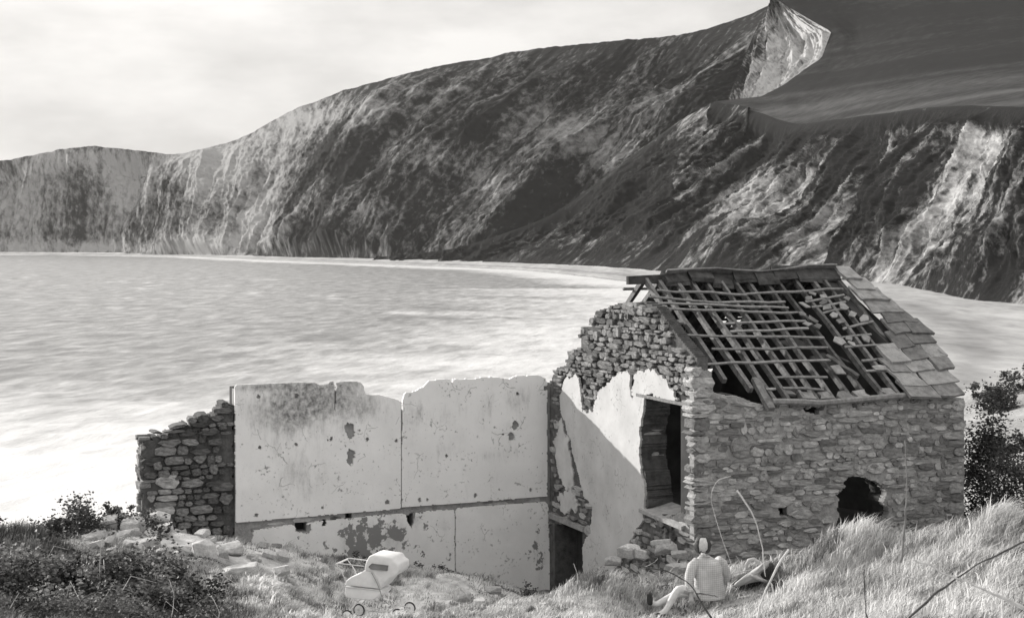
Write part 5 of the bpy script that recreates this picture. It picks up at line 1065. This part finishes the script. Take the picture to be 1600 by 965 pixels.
# ================================================================ bag and coat
BGY = 23.0
M_BAG = mat('dark_canvas', .03, .07, 14, .8, bump=.3); M_CLOTHCOAT = mat('pale_coat', .36, .5, 9, .9, bump=.3, bscale=30)
def lump(name, prof, Y0, Y1, m, parent, wob=.02, seed=1, ny=7, fold=0.0):
    """a soft closed body: a closed outline (photograph points) swept through its thickness, swelling in the middle"""
    r = random.Random(seed); n = len(prof); cx_ = sum(p[0] for p in prof) / n; cy_ = sum(p[1] for p in prof) / n; v = []; f = []
    for j in range(ny):
        q = j / (ny - 1); k = .55 + .45 * math.sin(math.pi * q) ** .6; Y = Y0 + (Y1 - Y0) * q
        for i, (a, b) in enumerate(prof): v.append(P(cx_ + (a - cx_) * k, cy_ + (b - cy_) * k, Y) + Vector((r.uniform(-wob, wob), r.uniform(-wob, wob), r.uniform(-wob, wob))) * .6 + Vector((0, fold * math.sin(i * 2.4), 0)))
    for j in range(ny - 1): f += [(j * n + i, (j + 1) * n + i, (j + 1) * n + (i + 1) % n, j * n + (i + 1) % n) for i in range(n)]
    f += [tuple(range(n)), tuple(reversed(range((ny - 1) * n, ny * n)))]
    o = link(name, meshf(name, v, f, True), m, parent); sm = o.modifiers.new('Sub', 'SUBSURF'); sm.levels = 1; sm.render_levels = 1; return o
bag = thing('canvas_bag', 'dark open bag on the grass right of the seated person', 'bag', P(1172, 920, BGY))
lump('bag_body', [(1141, 918), (1143, 905), (1152, 898), (1170, 894), (1190, 884), (1204, 876), (1212, 880), (1211, 900), (1206, 912), (1195, 919), (1165, 921)], BGY - .12, BGY + .3, M_BAG, bag, .02, 3)
link('handle', meshf('handle', *tube([P(1168, 892, BGY), P(1166, 882, BGY), P(1170, 875, BGY), P(1178, 873, BGY), P(1186, 878, BGY), P(1190, 886, BGY)], [.02, .026, .028, .028, .024, .018], 7), smooth=True), M_CLOTHCOAT, bag)
link('strap', meshf('strap', *tube([P(1140, 897, BGY - .13), P(1155, 893, BGY - .14), P(1176, 889, BGY - .13)], .008, 5)), M_CLOTHCOAT, bag)
coat = thing('pale_coat', 'pale crumpled coat thrown over the dark bag', 'coat', P(1172, 915, BGY))
lump('cloth', [(1144, 917), (1148, 910), (1158, 901), (1172, 894), (1186, 884), (1195, 875), (1201, 874), (1203, 882), (1194, 892), (1184, 898), (1196, 905), (1190, 908), (1174, 908), (1160, 914), (1150, 918)], BGY - .24, BGY - .02, M_CLOTHCOAT, coat, .03, 6, 6, .03)
link('sleeve', meshf('sleeve', *tube([P(1172, 897, BGY - .2), P(1184, 903, BGY - .24), P(1198, 908, BGY - .22)], [.035, .03, .025], 7), smooth=True), M_CLOTHCOAT, coat)

# ================================================================ sea haze
v, f = boxpts((-5000, -350, -4), Vector((10000, 0, 0)), Vector((0, 6300, 0)), Vector((0, 0, 310)))
hz_ = link('haze', meshf('haze', v, f)); m = bpy.data.materials.new('sea_haze'); m.use_nodes = True; N = m.node_tree.nodes; N.remove(N['Principled BSDF'])
pv = N.new('ShaderNodeVolumePrincipled'); pv.inputs['Color'].default_value = (1, .985, .96, 1); pv.inputs['Density'].default_value = .000025; pv.inputs['Anisotropy'].default_value = .3
m.node_tree.links.new(pv.outputs[0], N['Material Output'].inputs['Volume']); hz_.data.materials.append(m); tag(hz_, kind='stuff')
